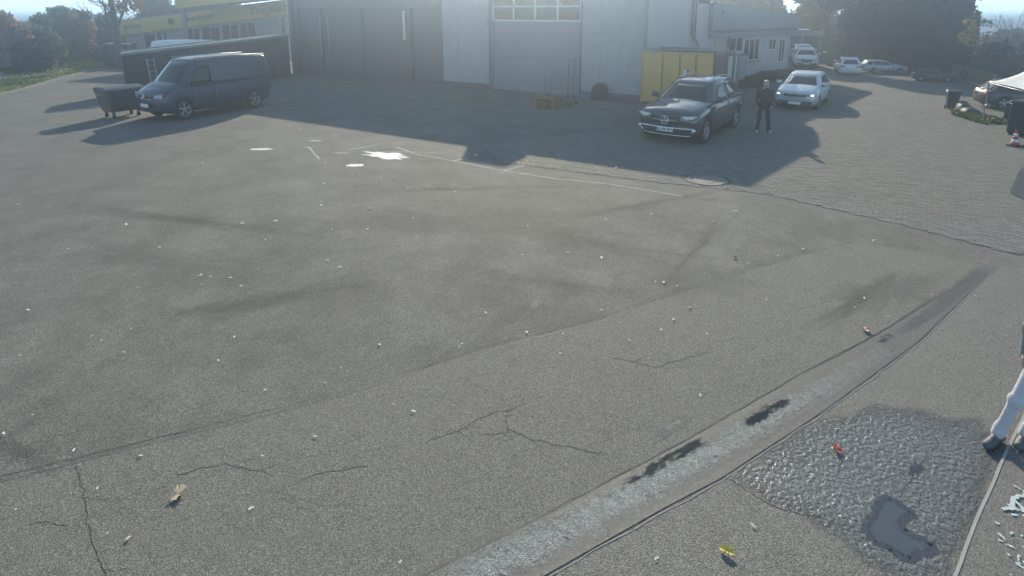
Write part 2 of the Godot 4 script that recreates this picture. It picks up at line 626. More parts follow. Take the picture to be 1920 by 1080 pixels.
func person(t: Node3D, J: Dictionary, m: Dictionary, cell := 0.014) -> void:
	var b := []
	var lg: float = J.get("slim", 1.0) * 0.92
	var hd: Vector3 = J.head
	var f: Vector3 = J.get("look", Vector3.BACK)
	var r := Vector3.UP.cross(f).normalized()
	var chest: Vector3 = J.chest
	var pel: Vector3 = J.pelvis
	for s in [-1, 1]:
		var k: String = "r" if s < 0 else "l"
		b.append([J["hip_" + k], J["knee_" + k], 0.075 * lg, 0.052 * lg])
		b.append([J["knee_" + k], J["ankle_" + k], 0.052 * lg, 0.036 * lg])
		b.append([J["ankle_" + k], J["toe_" + k], 0.036, 0.032])
		b.append([J["shoulder_" + k], J["elbow_" + k], 0.046, 0.037])
		b.append([J["elbow_" + k], J["wrist_" + k], 0.038, 0.026])
	b.append([pel + r * 0.07, pel - r * 0.07, 0.10, 0.10])
	b.append([pel, chest, 0.11, 0.12])
	b.append([chest + r * 0.09, chest - r * 0.09, 0.10, 0.10])
	b.append([J.shoulder_l, J.shoulder_r, 0.05, 0.05])
	b.append([chest + Vector3(0, 0.1, 0), hd - Vector3(0, 0.06, 0), 0.06, 0.05])
	var body := one(skin(b, cell, 0.05), true, false)
	var h := [[hd + Vector3(0, 0.03, 0) - f * 0.02, hd + Vector3(0, 0.03, 0) + f * 0.015, 0.088, 0.082], [hd - Vector3(0, 0.05, 0) + f * 0.035, hd - Vector3(0, 0.075, 0) + f * 0.055, 0.055, 0.036], [hd + r * 0.035 - Vector3(0, 0.02, 0) + f * 0.055, hd - r * 0.035 - Vector3(0, 0.02, 0) + f * 0.055, 0.032, 0.032], [hd + f * 0.092, hd - Vector3(0, 0.035, 0) + f * 0.115, 0.010, 0.015], [hd - Vector3(0, 0.063, 0) + f * 0.088 + r * 0.018, hd - Vector3(0, 0.063, 0) + f * 0.088 - r * 0.018, 0.011, 0.011], [hd - Vector3(0, 0.08, 0), hd - Vector3(0, 0.16, 0) - f * 0.02, 0.055, 0.058]]
	for s in [-1, 1]:
		h.append([hd + r * 0.086 * s + Vector3(0, 0.012, 0) - f * 0.01, hd + r * 0.084 * s - Vector3(0, 0.03, 0), 0.016, 0.011])
	body.put(skin(h, 0.007, 0.02), true, false)
	for s in [-1, 1]:
		var k: String = "r" if s < 0 else "l"
		var d: Vector3 = J["wrist_" + k] - J["elbow_" + k]
		body.put(skin(hand(J["wrist_" + k], d, -r * s + f * 0.2, float(s)), 0.004, 0.008), true, false)
	obj("body", body, m.skin, t)
	for s in [-1, 1]:
		obj("eye", one(lathe([Vector2(0.001, -0.009), Vector2(0.009, 0), Vector2(0.001, 0.009)], 8, Basis.IDENTITY, hd + r * 0.032 * s + Vector3(0, 0.008, 0) + f * 0.084), true, false), mats.black, t)
	obj("hair", one(skin([[hd + Vector3(0, 0.055, 0) - f * 0.035, hd + Vector3(0, 0.055, 0) + f * 0.025, 0.088, 0.078], [hd + Vector3(0, 0.0, 0) - f * 0.05, hd - Vector3(0, 0.03, 0) - f * 0.045, 0.078, 0.062]], 0.009, 0.03), true, false), m.hair, t)
	var tr := []
	var g: float = J.get("slim", 1.0)
	for k in ["l", "r"]:
		tr.append([J["hip_" + k], J["knee_" + k], 0.098 * g, 0.070 * g])
		tr.append([J["knee_" + k], J["ankle_" + k] + Vector3(0, 0.01, 0), 0.068 * g, 0.060 * g])
		# creases of cloth at the knee and above the shoe
		var kn: Vector3 = J["knee_" + k]
		tr.append([kn + r * 0.03 + f * 0.015, kn - r * 0.03 + f * 0.005 + Vector3(0, 0.02, 0), 0.036 * g, 0.034 * g])
		var an: Vector3 = J["ankle_" + k]
		tr.append([an + Vector3(0, 0.03, 0) + f * 0.02, an + Vector3(0, 0.09, 0) - f * 0.01, 0.060 * g, 0.052 * g])
	tr.append([pel + r * 0.07, pel - r * 0.07, 0.122, 0.122])
	tr.append([pel, pel + Vector3(0, 0.08, 0), 0.13, 0.125])
	obj("trousers", one(skin(tr, cell, 0.04), true, false), m.trousers, t)
	var jk := [[pel + Vector3(0, 0.02, 0), chest, 0.145, 0.140], [chest + r * 0.10, chest - r * 0.10, 0.122, 0.122], [J.shoulder_l, J.shoulder_r, 0.075, 0.075], [chest + Vector3(0, 0.12, 0), hd - Vector3(0, 0.15, 0), 0.08, 0.066]]
	for k in ["l", "r"]:
		jk.append([J["shoulder_" + k], J["elbow_" + k], 0.070, 0.058])
		jk.append([J["elbow_" + k], J["wrist_" + k], 0.056, 0.043])
	obj("jacket", one(skin(jk, cell, 0.04), true, false), m.jacket, t)
	for k in ["l", "r"]:
		var an: Vector3 = J["ankle_" + k]
		var to: Vector3 = J["toe_" + k]
		var heel := an - (to - an) * Vector3(0.35, 0, 0.35)
		heel.y = to.y
		obj("shoe", one(skin([[heel, to, 0.038, 0.034], [heel + Vector3(0, 0.02, 0), an + Vector3(0, 0.01, 0), 0.036, 0.038], [an, to.lerp(an, 0.4), 0.036, 0.034], [to, to.lerp(heel, 0.3), 0.037, 0.040]], 0.009, 0.02), true, false), m.shoe, t)

# ---------------------------------------------------------------- plants
func leaf_clump(n: int, rad: float, size: float, seed: int) -> ArrayMesh:
	var rg := RandomNumberGenerator.new()
	rg.seed = seed
	var sh := Sh.new()
	for i in n:
		var p := Vector3(rg.randf_range(-1, 1), rg.randf_range(-1, 1), rg.randf_range(-1, 1)) * rad
		var bs := Basis.from_euler(Vector3(rg.randf_range(-1.2, 1.2), rg.randf() * TAU, rg.randf_range(-1.2, 1.2)))
		var s := size * rg.randf_range(0.6, 1.3)
		var t := PackedVector3Array()
		var a := p + bs * Vector3(0, 0, -s)
		var b := p + bs * Vector3(s * 0.5, 0.12 * s, 0)
		var c := p + bs * Vector3(0, 0, s)
		var d := p + bs * Vector3(-s * 0.5, 0.12 * s, 0)
		t.append_array([a, b, c, a, c, d])
		sh.put(t, false, false, bs * Vector3.UP)
	return sh.mesh()

func scatter(called: String, mesh: Mesh, m: Material, where: Array, tints: PackedColorArray, parent: Node) -> MultiMeshInstance3D:
	var mm := MultiMesh.new()
	mm.transform_format = MultiMesh.TRANSFORM_3D
	mm.use_colors = true
	mm.mesh = mesh
	mm.instance_count = where.size()
	for i in where.size():
		mm.set_instance_transform(i, where[i])
		mm.set_instance_color(i, tints[i])
	var o := MultiMeshInstance3D.new()
	o.name = called
	o.multimesh = mm
	o.material_override = m
	parent.add_child(o, true)
	kind(o, "stuff")
	return o

# blobs: [centre, radii] in the tree's own frame; tones: linear leaf colours
func foliage(t: Node3D, called: String, blobs: Array, n: int, mesh: Mesh, tones: Array, size := 1.0, hollow := 0.55) -> void:
	var where := []
	var tints := PackedColorArray()
	var vol := 0.0
	for b in blobs:
		vol += b[1].x * b[1].y * b[1].z
	for b in blobs:
		var m := int(n * b[1].x * b[1].y * b[1].z / vol)
		var tone_at := R.randf()
		for i in m:
			var d := Vector3(R.randf_range(-1, 1), R.randf_range(-1, 1), R.randf_range(-1, 1))
			if d.length() > 1.0 or d.length() < 0.05:
				d = d.normalized() * R.randf_range(0.5, 1.0)
			d = d.normalized() * lerpf(d.length(), 1.0, hollow * R.randf())
			d *= 1.0 + 0.22 * sin(d.x * 9.0 + b[0].x * 3.0) * sin(d.y * 8.0 + b[0].z * 2.0) * sin(d.z * 9.0)
			var p: Vector3 = b[0] + d * b[1]
			if p.y < 0.08:
				continue
			var s := size * R.randf_range(0.7, 1.35)
			where.append(Transform3D(Basis.from_euler(Vector3(R.randf() * TAU, R.randf() * TAU, 0)).scaled(Vector3.ONE * s), p))
			var c: Color = tones[int(clampf(tone_at * tones.size() + R.randf_range(-0.9, 0.9), 0, tones.size() - 1))]
			var l := R.randf_range(0.7, 1.3)
			tints.append(Color(c.r * l, c.g * l, c.b * l))
	scatter(called, mesh, mats.leaf, where, tints, t)

func limbs(t: Node3D, h: float, r: float, ends: Array, m: Material, lean := Vector3.ZERO) -> void:
	var top := Vector3(0, h, 0) + lean
	var sh := one(tube([Vector3(0, -0.05, 0), Vector3(0, h * 0.12, 0) + lean * 0.08, Vector3(0, h * 0.5, 0) + lean * 0.42, top], [r * 1.35, r, r * 0.8, r * 0.5], 9), true, false)
	var tr := obj("trunk", sh, m, t)
	for e in ends:
		var f := R.randf_range(0.45, 0.95)
		var a := Vector3(0, h * f, 0) + lean * f
		var mid: Vector3 = a.lerp(e, 0.5) + Vector3(R.randf_range(-0.2, 0.2), 0.15, R.randf_range(-0.2, 0.2)) * (e - a).length() * 0.4
		obj("limb", one(tube([a, mid, e], [r * 0.45, r * 0.28, r * 0.07], 6), true, false), m, tr)

func twigs(sh: Sh, a: Vector3, d: Vector3, l: float, r: float, depth: int) -> void:
	var m := a + d * l * 0.5 + Vector3(R.randf_range(-1, 1), R.randf_range(-0.3, 0.6), R.randf_range(-1, 1)) * l * 0.07
	var e := m + (d + Vector3(R.randf_range(-1, 1), 0.25, R.randf_range(-1, 1)) * 0.15).normalized() * l * 0.5
	sh.put(tube([a, m, e], [r, r * 0.8, r * 0.55], 5), true, false)
	if depth > 0:
		for i in 3:
			var o := Vector3(R.randf_range(-1, 1), R.randf_range(-0.2, 0.7), R.randf_range(-1, 1)).normalized()
			twigs(sh, m.lerp(e, i / 2.0), (d + o * 0.75).normalized(), l * R.randf_range(0.5, 0.75), r * 0.55, depth - 1)

# ---------------------------------------------------------------- ground pieces
func V(l: Array) -> PackedVector2Array:
	var p := PackedVector2Array()
	for i in range(0, l.size(), 2):
		p.append(Vector2(l[i], l[i + 1]))
	return p

func sheet(called: String, l: Array, y: float, m: Material, parent: Node = null) -> MeshInstance3D:
	return obj(called, one(flat(V(l), y), false, false, Vector3.UP), m, parent)

func ribbon(l: PackedVector2Array, w: float, y: float, jit: float, step := 0.12) -> PackedVector3Array:   # a thin strip along a plan line, uneven in course and width
	var pts := PackedVector2Array()
	for i in l.size() - 1:
		var n := maxi(1, int(l[i].distance_to(l[i + 1]) / step))
		for k in n:
			pts.append(l[i].lerp(l[i + 1], float(k) / n) + Vector2(R.randf_range(-jit, jit), R.randf_range(-jit, jit)))
	pts.append(l[-1])
	var t := PackedVector3Array()
	var pa := Vector2.ZERO
	var pb := Vector2.ZERO
	for i in pts.size():
		var d := (pts[mini(i + 1, pts.size() - 1)] - pts[maxi(i - 1, 0)]).normalized()
		var o := Vector2(-d.y, d.x) * w * 0.5 * (R.randf_range(0.6, 1.4) if jit > 0.004 else 1.0)
		var a := pts[i] + o
		var b := pts[i] - o
		if i > 0:
			q(t, Vector3(pa.x, y, pa.y), Vector3(a.x, y, a.y), Vector3(b.x, y, b.y), Vector3(pb.x, y, pb.y))
		pa = a
		pb = b
	return t

func blot(c: Vector2, rx: float, rz: float, turn: float, n: int, rough: float, seed: int) -> PackedVector2Array:
	var rg := RandomNumberGenerator.new()
	rg.seed = seed
	var ph := [rg.randf() * TAU, rg.randf() * TAU, rg.randf() * TAU]
	var p := PackedVector2Array()
	for i in n:
		var a := TAU * i / n
		var r := 1.0 + rough * (0.5 * sin(a * 2 + ph[0]) + 0.35 * sin(a * 5 + ph[1]) + 0.25 * sin(a * 11 + ph[2]))
		p.append(c + Vector2(cos(a) * rx * r, sin(a) * rz * r).rotated(turn))
	return p

func soft_mat(r: float, g: float, b: float, rough: float, tex: Texture2D = null, sc := 1.0, rel: Texture2D = null, cm := 0.0) -> StandardMaterial3D:
	var m := M(r, g, b, rough, 0.0, tex, sc)
	m.vertex_color_use_as_albedo = true
	m.transparency = BaseMaterial3D.TRANSPARENCY_ALPHA
	return bump(m, rel, cm) if rel else m

func soft_mesh(rows: Array) -> ArrayMesh:   # rows of equal length of [point, coverage]
	var st := SurfaceTool.new()
	st.begin(Mesh.PRIMITIVE_TRIANGLES)
	for i in rows.size() - 1:
		for j in rows[i].size() - 1:
			for c in [[0, 0], [1, 0], [1, 1], [0, 0], [1, 1], [0, 1]]:
				var p: Array = rows[i + c[0]][j + c[1]]
				st.set_normal(Vector3.UP)
				st.set_color(Color(1, 1, 1, clampf(p[1], 0, 1)))
				st.add_vertex(p[0])
	return st.commit()

func soft_blot(c: Vector2, rx: float, rz: float, turn: float, y: float, rough: float, seed: int, core := 0.5, full := 1.0) -> ArrayMesh:
	var rows := []
	var rg := RandomNumberGenerator.new()
	rg.seed = seed + 900
	for k in [0.01, core, lerpf(core, 1.0, 0.35), lerpf(core, 1.0, 0.7), 1.0]:
		var row := []
		var ring := blot(c, rx * k, rz * k, turn, 60, rough * minf(k * 1.4, 1.0), seed)
		for i in 61:
			var p := ring[i % 60]
			var a: float = full if k <= core else full * (1.0 - (k - core) / (1.0 - core)) * rg.randf_range(0.45, 1.25)
			row.append([Vector3(p.x, y, p.y), 0.0 if k >= 1.0 else a])
		row[60] = row[0]
		rows.append(row)
	return soft_mesh(rows)

func soft_cluster(c: Vector2, along: float, across: float, turn: float, y: float, n: int, seed: int, full: float, r0 := 0.03, r1 := 0.09) -> ArrayMesh:
	var rg := RandomNumberGenerator.new()
	rg.seed = seed
	var st := SurfaceTool.new()
	for i in n:
		var f := rg.randf_range(-1, 1)
		var p := c + Vector2(f * along, rg.randf_range(-1, 1) * across * sqrt(1.0 - f * f * 0.9)).rotated(turn)
		var r := rg.randf_range(r0, r1)
		st.append_from(soft_blot(p, r * rg.randf_range(1.0, 1.8), r * 0.5, turn + rg.randf_range(-0.3, 0.3), y + i * 0.00003, 0.8, seed + i, 0.3, full * rg.randf_range(0.6, 1.0)), 0, Transform3D())
	return st.commit()

func soft_ribbon(l: PackedVector2Array, w0: float, w1: float, y: float, jit: float, full: float, step := 0.05, ends := 0.4) -> ArrayMesh:
	var pts := PackedVector2Array()
	for i in l.size() - 1:
		var n := maxi(1, int(l[i].distance_to(l[i + 1]) / step))
		for k in n:
			pts.append(l[i].lerp(l[i + 1], float(k) / n))
	pts.append(l[-1])
	var rows := []
	for i in pts.size():
		var d := (pts[mini(i + 1, pts.size() - 1)] - pts[maxi(i - 1, 0)]).normalized()
		var o := Vector2(-d.y, d.x)
		var f := float(i) / (pts.size() - 1)
		var w := lerpf(w0, w1, f) * 0.5
		var e := minf(clampf(f * pts.size() * step / ends, 0, 1), clampf((1.0 - f) * pts.size() * step / ends, 0, 1))
		var row := []
		for k in [-1.0, -0.72, -0.45, 0.0, 0.45, 0.72, 1.0]:
			var p: Vector2 = pts[i] + o * (w * k + R.randf_range(-jit, jit))
			row.append([Vector3(p.x, y, p.y), 0.0 if absf(k) == 1.0 else full * e * (R.randf_range(0.35, 1.0) if absf(k) > 0.6 else R.randf_range(0.75, 1.1))])
		rows.append(row)
	return soft_mesh(rows)

func crack_lines(l: PackedVector2Array, w: float, y: float) -> Sh:   # a crack that wanders and throws short side branches
	var sh := Sh.new()
	var pts := PackedVector2Array()
	for i in l.size() - 1:
		var n := maxi(1, int(l[i].distance_to(l[i + 1]) / 0.09))
		for k in n:
			pts.append(l[i].lerp(l[i + 1], float(k) / n) + Vector2(R.randf_range(-1, 1), R.randf_range(-1, 1)) * 0.022)
	pts.append(l[-1])
	sh.put(ribbon(pts, w, y, 0.005, 0.025), false, false, Vector3.UP)
	for i in range(1, pts.size() - 1):
		if R.randf() < 0.4:
			var d := (pts[i + 1] - pts[i]).normalized().rotated(R.randf_range(0.5, 1.3) * (1 if R.randf() < 0.5 else -1))
			var e := pts[i] + d * R.randf_range(0.05, 0.22)
			sh.put(ribbon(PackedVector2Array([pts[i], pts[i].lerp(e, 0.5) + Vector2(R.randf_range(-0.02, 0.02), R.randf_range(-0.02, 0.02)), e]), w * 0.55, y + 0.0002, 0.005, 0.025), false, false, Vector3.UP)
	return sh

func make_mats() -> void:
	var grime := noise(3, 0.012, 512, Color(0.86, 0.855, 0.845), Color(1, 1, 1), 5)
	var streak := noise(9, 0.03, 512, Color(0.88, 0.88, 0.875), Color(1, 1, 1), 4)
	mats.rubber = M(0.018, 0.018, 0.019, 0.8)
	mats.alloy = M(0.42, 0.43, 0.45, 0.35, 0.8)
	mats.black = M(0.012, 0.012, 0.013, 0.4)
	mats.trim = M(0.03, 0.03, 0.032, 0.6)
	mats.chrome = M(0.75, 0.76, 0.78, 0.12, 1.0)
	mats.glass = M(0.012, 0.015, 0.017, 0.04)
	mats.lamp = M(0.30, 0.32, 0.34, 0.08, 0.3)
	mats.lens = M(0.78, 0.78, 0.76, 0.15)
	mats.red = M(0.22, 0.01, 0.01, 0.15)
	mats.plate = M(0.70, 0.70, 0.66, 0.4)
	mats.blue = M(0.02, 0.06, 0.30, 0.4)
	mats.white = M(0.72, 0.73, 0.74, 0.5)
	mats.wall = M(0.40, 0.42, 0.435, 0.85, 0.0, grime, 0.35)
	mats.wall2 = M(0.46, 0.47, 0.475, 0.8, 0.0, streak, 0.5)
	mats.parapet = M(0.22, 0.25, 0.275, 0.6, 0.0, streak, 0.4)
	mats.gate = M(0.27, 0.275, 0.295, 0.55, 0.0, streak, 0.6)
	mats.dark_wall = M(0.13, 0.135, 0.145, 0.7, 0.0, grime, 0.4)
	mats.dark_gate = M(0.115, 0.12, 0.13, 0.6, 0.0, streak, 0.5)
	mats.pane = M(0.03, 0.035, 0.04, 0.08)
	mats.window_frame = M(0.62, 0.63, 0.62, 0.5)
	mats.pipe = M(0.16, 0.17, 0.18, 0.5, 0.3)
	mats.yellow = M(0.70, 0.42, 0.12, 0.6, 0.0, grime, 0.7)
	mats.fascia = M(0.68, 0.50, 0.09, 0.5, 0.0, streak, 0.4)
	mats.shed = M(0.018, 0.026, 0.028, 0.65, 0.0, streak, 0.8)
	mats.shed_edge_lit = M(0.28, 0.36, 0.33, 0.5, 0.2, grime, 0.6)  # pale green of the sunlit roof edges, light put into the colour
	mats.steel = M(0.30, 0.31, 0.32, 0.45, 0.6)
	mats.dark_plastic = M(0.022, 0.024, 0.026, 0.5, 0.0, streak, 1.5)
	mats.bin = M(0.085, 0.09, 0.095, 0.45, 0.2, grime, 1.2)
	mats.wood = M(0.22, 0.15, 0.085, 0.85, 0.0, streak, 3.0)
	mats.pallet = M(0.22, 0.12, 0.06, 0.8, 0.0, streak, 3.0)
	mats.bark = bump(M(0.10, 0.085, 0.07, 0.95, 0.0, grime, 2.0), grime, 3.0)
	mats.bark_pale = M(0.38, 0.36, 0.33, 0.9, 0.0, grime, 2.0)
	mats.canvas = M(0.72, 0.72, 0.70, 0.8)
	mats.canvas.backlight_enabled = true
	mats.canvas.backlight = Color(0.35, 0.35, 0.34)
	mats.orange = M(0.60, 0.13, 0.03, 0.4)
	mats.stripe_red = M(0.50, 0.02, 0.02, 0.4)
	mats.leaf = M(1, 1, 1, 0.65)
	mats.leaf.vertex_color_use_as_albedo = true
	mats.leaf.backlight_enabled = true
	mats.leaf.backlight = Color(0.75, 0.75, 0.55)
	mats.grime = grime
	mats.streak = streak
	var f := SystemFont.new()
	f.font_names = PackedStringArray(["Droid Sans"])
	f.font_weight = 700
	mats.font = f
	var fi := SystemFont.new()
	fi.font_names = PackedStringArray(["Droid Serif"])
	fi.font_weight = 700
	mats.font_serif = fi

func lettering(text: String, size: float, at: Vector3, yaw: float, roll: float, m: Material, parent: Node, font: Font, slant := 0.0) -> void:
	var tm := TextMesh.new()
	tm.font = font
	tm.text = text
	tm.font_size = 32
	tm.pixel_size = size / 32.0
	tm.depth = 0.04
	var o := obj("lettering", tm, m, parent)
	var b := Basis(Vector3.UP, yaw) * Basis(Vector3.BACK, roll)
	b.y = b.y + b.x * slant
	o.transform = Transform3D(b, at)

# a window on a plan line: t0..t1 along it, y0..y1, with panes side by side
func window(parent: Node, a: Vector2, b: Vector2, t0: float, t1: float, y0: float, y1: float, n: int, off: float, sill := false, rows := 1) -> void:
	var d := (b - a).normalized()
	var fr := Sh.new()
	var f := 0.055
	fr.put(seg(a + d * t0, a + d * t1, y0, y0 + f, 0.09, off + 0.05))
	fr.put(seg(a + d * t0, a + d * t1, y1 - f, y1, 0.09, off + 0.05))
	for i in n + 1:
		var t := lerpf(t0 + f / 2, t1 - f / 2, float(i) / n)
		fr.put(seg(a + d * (t - f / 2), a + d * (t + f / 2), y0 + f, y1 - f, 0.09, off + 0.047))
	for r in range(1, rows):
		var y := lerpf(y0, y1, float(r) / rows)
		fr.put(seg(a + d * t0, a + d * t1, y - 0.025, y + 0.025, 0.08, off + 0.042))
	var w := obj("window", fr, mats.window_frame, parent)
	for i in n:
		var p0 := lerpf(t0 + f / 2, t1 - f / 2, float(i) / n) + 0.02
		var p1 := lerpf(t0 + f / 2, t1 - f / 2, float(i + 1) / n) - 0.02
		for r in rows:
			obj("pane", one(seg(a + d * p0, a + d * p1, lerpf(y0 + f, y1 - f, float(r) / rows) + 0.004, lerpf(y0 + f, y1 - f, float(r + 1) / rows) - 0.004, 0.03, off + 0.012)), mats.pane, w)
	if sill:
		obj("sill", one(seg(a + d * (t0 - 0.08), a + d * (t1 + 0.08), y0 - 0.06, y0 - 0.005, 0.22, off + 0.17)), mats.pipe, w)

func _ready() -> void:
	R.seed = 20
	# ------------------------------------------------ camera, sky, sun, air
	var cam := Camera3D.new()
	cam.name = "camera"
	cam.position = Vector3(0, 4, 0)
	cam.rotation.x = deg_to_rad(-12)
	cam.projection = Camera3D.PROJECTION_FRUSTUM
	cam.near = 0.1
	cam.far = 600.0
	cam.size = 0.1 * 1080.0 / 1050.0
	cam.frustum_offset = Vector2(0, -0.1 * 291.8 / 1050.0)
	add_child(cam)
	cam.current = true
	var env := Environment.new()
	env.background_mode = Environment.BG_SKY
	var sm := ProceduralSkyMaterial.new()
	sm.sky_top_color = Color(0.24, 0.32, 0.40)
	sm.sky_horizon_color = Color(0.80, 0.93, 0.99)
	sm.sky_curve = 0.08
	sm.ground_bottom_color = Color(0.25, 0.25, 0.25)
	sm.ground_horizon_color = Color(0.5, 0.53, 0.55)
	sm.sun_angle_max = 40.0
	sm.sun_curve = 0.2
	sm.sky_energy_multiplier = 1.65
	var sky := Sky.new()
	sky.sky_material = sm
	env.sky = sky
	env.tonemap_mode = Environment.TONE_MAPPER_LINEAR
	env.tonemap_exposure = 1.56
	env.sdfgi_enabled = true
	env.ssao_enabled = true
	env.ssil_enabled = true
	env.volumetric_fog_enabled = true
	env.volumetric_fog_density = 0.0104
	env.volumetric_fog_albedo = Color(0.83, 0.91, 1.0)
	env.volumetric_fog_anisotropy = 0.875
	var we := WorldEnvironment.new()
	we.name = "environment"
	we.environment = env
	add_child(we)
	var sun := DirectionalLight3D.new()
	sun.name = "sun"
	sun.light_energy = 1.58
	sun.light_color = Color(1.0, 0.945, 0.845)
	sun.light_angular_distance = 0.5
	sun.shadow_enabled = true
	sun.basis = Basis.looking_at(Vector3(-0.03, -tan(deg_to_rad(23.5)), 1.0).normalized(), Vector3.UP)
	add_child(sun)
	make_mats()
	build_ground()
	build_hall()
	build_office()
	build_shop()
	build_vehicles()
	build_yard_things()
	build_people()
	build_plants()
	build_leaves()

func build_ground() -> void:
	var speck := noise(11, 0.17, 1024, Color(0.46, 0.45, 0.435), Color(1, 1, 0.98), 2, FastNoiseLite.TYPE_CELLULAR, 0.5)
	var relief := noise(12, 0.11, 1024, Color(0, 0, 0), Color(1, 1, 1), 3, FastNoiseLite.TYPE_SIMPLEX, 0.5)
	var relief_big := noise(14, 0.05, 512, Color(0, 0, 0), Color(1, 1, 1), 4, FastNoiseLite.TYPE_SIMPLEX, 0.5)
	var blotch := noise(13, 0.012, 1024, Color(0.70, 0.70, 0.70), Color(1, 1, 1), 6, FastNoiseLite.TYPE_SIMPLEX_SMOOTH, 0.5, 0.78)
	var asphalt := bump(M(0.40, 0.388, 0.356, 0.9, 0.0, speck, 0.62), relief, 0.3)
	asphalt.detail_enabled = true
	asphalt.detail_albedo = blotch
	asphalt.detail_blend_mode = BaseMaterial3D.BLEND_MODE_MUL
	asphalt.detail_uv_layer = BaseMaterial3D.DETAIL_UV_2
	var coarse := bump(M(0.325, 0.311, 0.281, 0.88, 0.0, speck, 0.68), relief, 0.42)
	var lane := bump(M(0.295, 0.286, 0.264, 0.7, 0.0, speck, 0.6), relief, 0.6)
	var ground := Node3D.new()
	ground.name = "ground"
	add_child(ground)
	kind(ground, "structure")
	var st := SurfaceTool.new()
	st.begin(Mesh.PRIMITIVE_TRIANGLES)
	var xs := [-95.0, -60.0, -30.0, 0.0, 30.0, 60.0, 95.0]
	var zs := [15.0, 0.0, -30.0, -60.0, -90.0, -120.0]
	for i in 6:
		for j in 5:
			for c in [[0, 0], [0, 1], [1, 1], [0, 0], [1, 1], [1, 0]]:
				var p := Vector3(xs[i + c[0]], 0, zs[j + c[1]])
				st.set_normal(Vector3.UP)
				st.set_uv(Vector2(p.x, p.z) * 0.33)
				st.set_uv2(Vector2(p.x, p.z) / 26.0)
				st.add_vertex(p)
	obj("asphalt_yard", st.commit(), asphalt, ground)
	# the rougher older asphalt near the drain, and the damp lane beyond it
	sheet("old_asphalt", [-9, -2.4, -4.46, -4.14, -3.23, -4.66, -1.82, -5.25, -0.39, -6.06, 1.21, -6.78, 2.89, -7.76, 4.85, -8.8, 6.2, -9.42, 7.6, -8.46, 4.66, -6.45, 3.22, -5.58, 1.68, -4.62, 0.17, -3.74, -1.6, -2.75, -4, -1.4, -8, 1], 0.002, coarse, ground)
	sheet("damp_asphalt", [-1.5, -2.3, 0.16, -3.25, 1.29, -3.88, 1.83, -4.16, 3.18, -5.0, 5.05, -6.25, 7.92, -8.45, 9.5, -7.5, 6.2, -5.75, 4.61, -4.47, 3.71, -3.72, 2.2, -2.4], 0.002, lane, ground)
	var dk := 0
	var dp := V([1.86, -4.19, 2.35, -4.50, 3.1, -4.95, 3.9, -5.15, 4.75, -4.95, 4.60, -4.50, 3.72, -3.75, 3.2, -3.3, 2.75, -3.15, 2.62, -3.45, 2.25, -3.85])
	var drow := []
	for k in [0.02, 0.6, 0.8, 0.92, 1.0]:
		var row := []
		for n in dp.size() * 8 + 1:
			var m := n % (dp.size() * 8)
			var e := dp[m / 8].lerp(dp[(m / 8 + 1) % dp.size()], (m % 8) / 8.0)
			var w := 1.0 + 0.06 * sin(m * 0.9) * sin(m * 0.37)
			var p: Vector2 = Vector2(3.2, -4.1).lerp(e, k * w)
			row.append([Vector3(p.x, 0.0032, p.y), 0.9 if k < 0.7 else 0.8 if k < 0.85 else 0.55 if k < 1.0 else 0.0])
		drow.append(row)
	obj("damp_patch", soft_mesh(drow), soft_mat(0.27, 0.285, 0.295, 0.42, speck, 0.6, relief_big, 0.75), ground)
	var worn := soft_mat(0.34, 0.338, 0.32, 0.8, speck, 0.4)
	var dirt := soft_mat(0.13, 0.128, 0.12, 0.8, speck, 0.4)
	for s in [[-4.6, -4.5, 0.5, 0.18, 0.45, 0.3], [1.2, -9.5, 2.4, 0.35, 0.5, 0.25], [-3.5, -7.3, 1.8, 0.25, -0.45, 0.3], [3.4, -9.4, 1.6, 0.14, -0.95, 0.22], [0.4, -7.9, 1.3, 0.3, 0.2, 0.25], [-6.5, -10.5, 3.0, 0.35, 0.3, 0.25], [2.6, -11.3, 2.0, 0.3, -0.5, 0.3], [-1.0, -12.5, 2.6, 0.3, -0.1, 0.25], [4.9, -7.3, 1.2, 0.2, -0.6, 0.3]]:
		obj("dirt_patch", soft_blot(Vector2(s[0], s[1]), s[2], s[3], s[4], 0.0034 + dk * 0.0001, 0.6, 330 + dk, 0.2, s[5]), dirt, ground)
		dk += 1
	for s in [[5.6, -7.6, 1.1, 0.5, -0.6, 0.5], [-0.5, -10.2, 2.6, 0.8, 0.2, 0.3], [-5.5, -8.5, 2.0, 0.6, 0.2, 0.25], [3.0, -8.0, 1.2, 0.5, -0.5, 0.3]]:
		obj("worn_patch", soft_blot(Vector2(s[0], s[1]), s[2], s[3], s[4], 0.0034 + dk * 0.0001, 0.6, 360 + dk, 0.2, s[5]), worn, ground)
		dk += 1
	var conc := bump(M(0.31, 0.30, 0.282, 0.8, 0.0, speck, 0.8), relief, 0.12)
	var apron := Node3D.new()
	apron.name = "concrete_apron"
	add_child(apron)
	kind(apron, "structure")
	obj("slab", one(slab(V([2.2, -2.4, 3.71, -3.72, 4.61, -4.47, 6.2, -5.75, 9.5, -7.5, 12, -6, 12, 2, 2.2, 2]), -0.1, 0.022)), conc, apron)
	obj("edging", one(ribbon(V([2.2, -2.42, 3.71, -3.735, 4.61, -4.485, 6.2, -5.77]), 0.022, 0.026, 0.003), false, false, Vector3.UP), M(0.34, 0.335, 0.32, 0.8), apron)
	var splash := Sh.new()
	var rg := RandomNumberGenerator.new()
	rg.seed = 5
	var paint_white := M(0.55, 0.60, 0.56, 0.45)
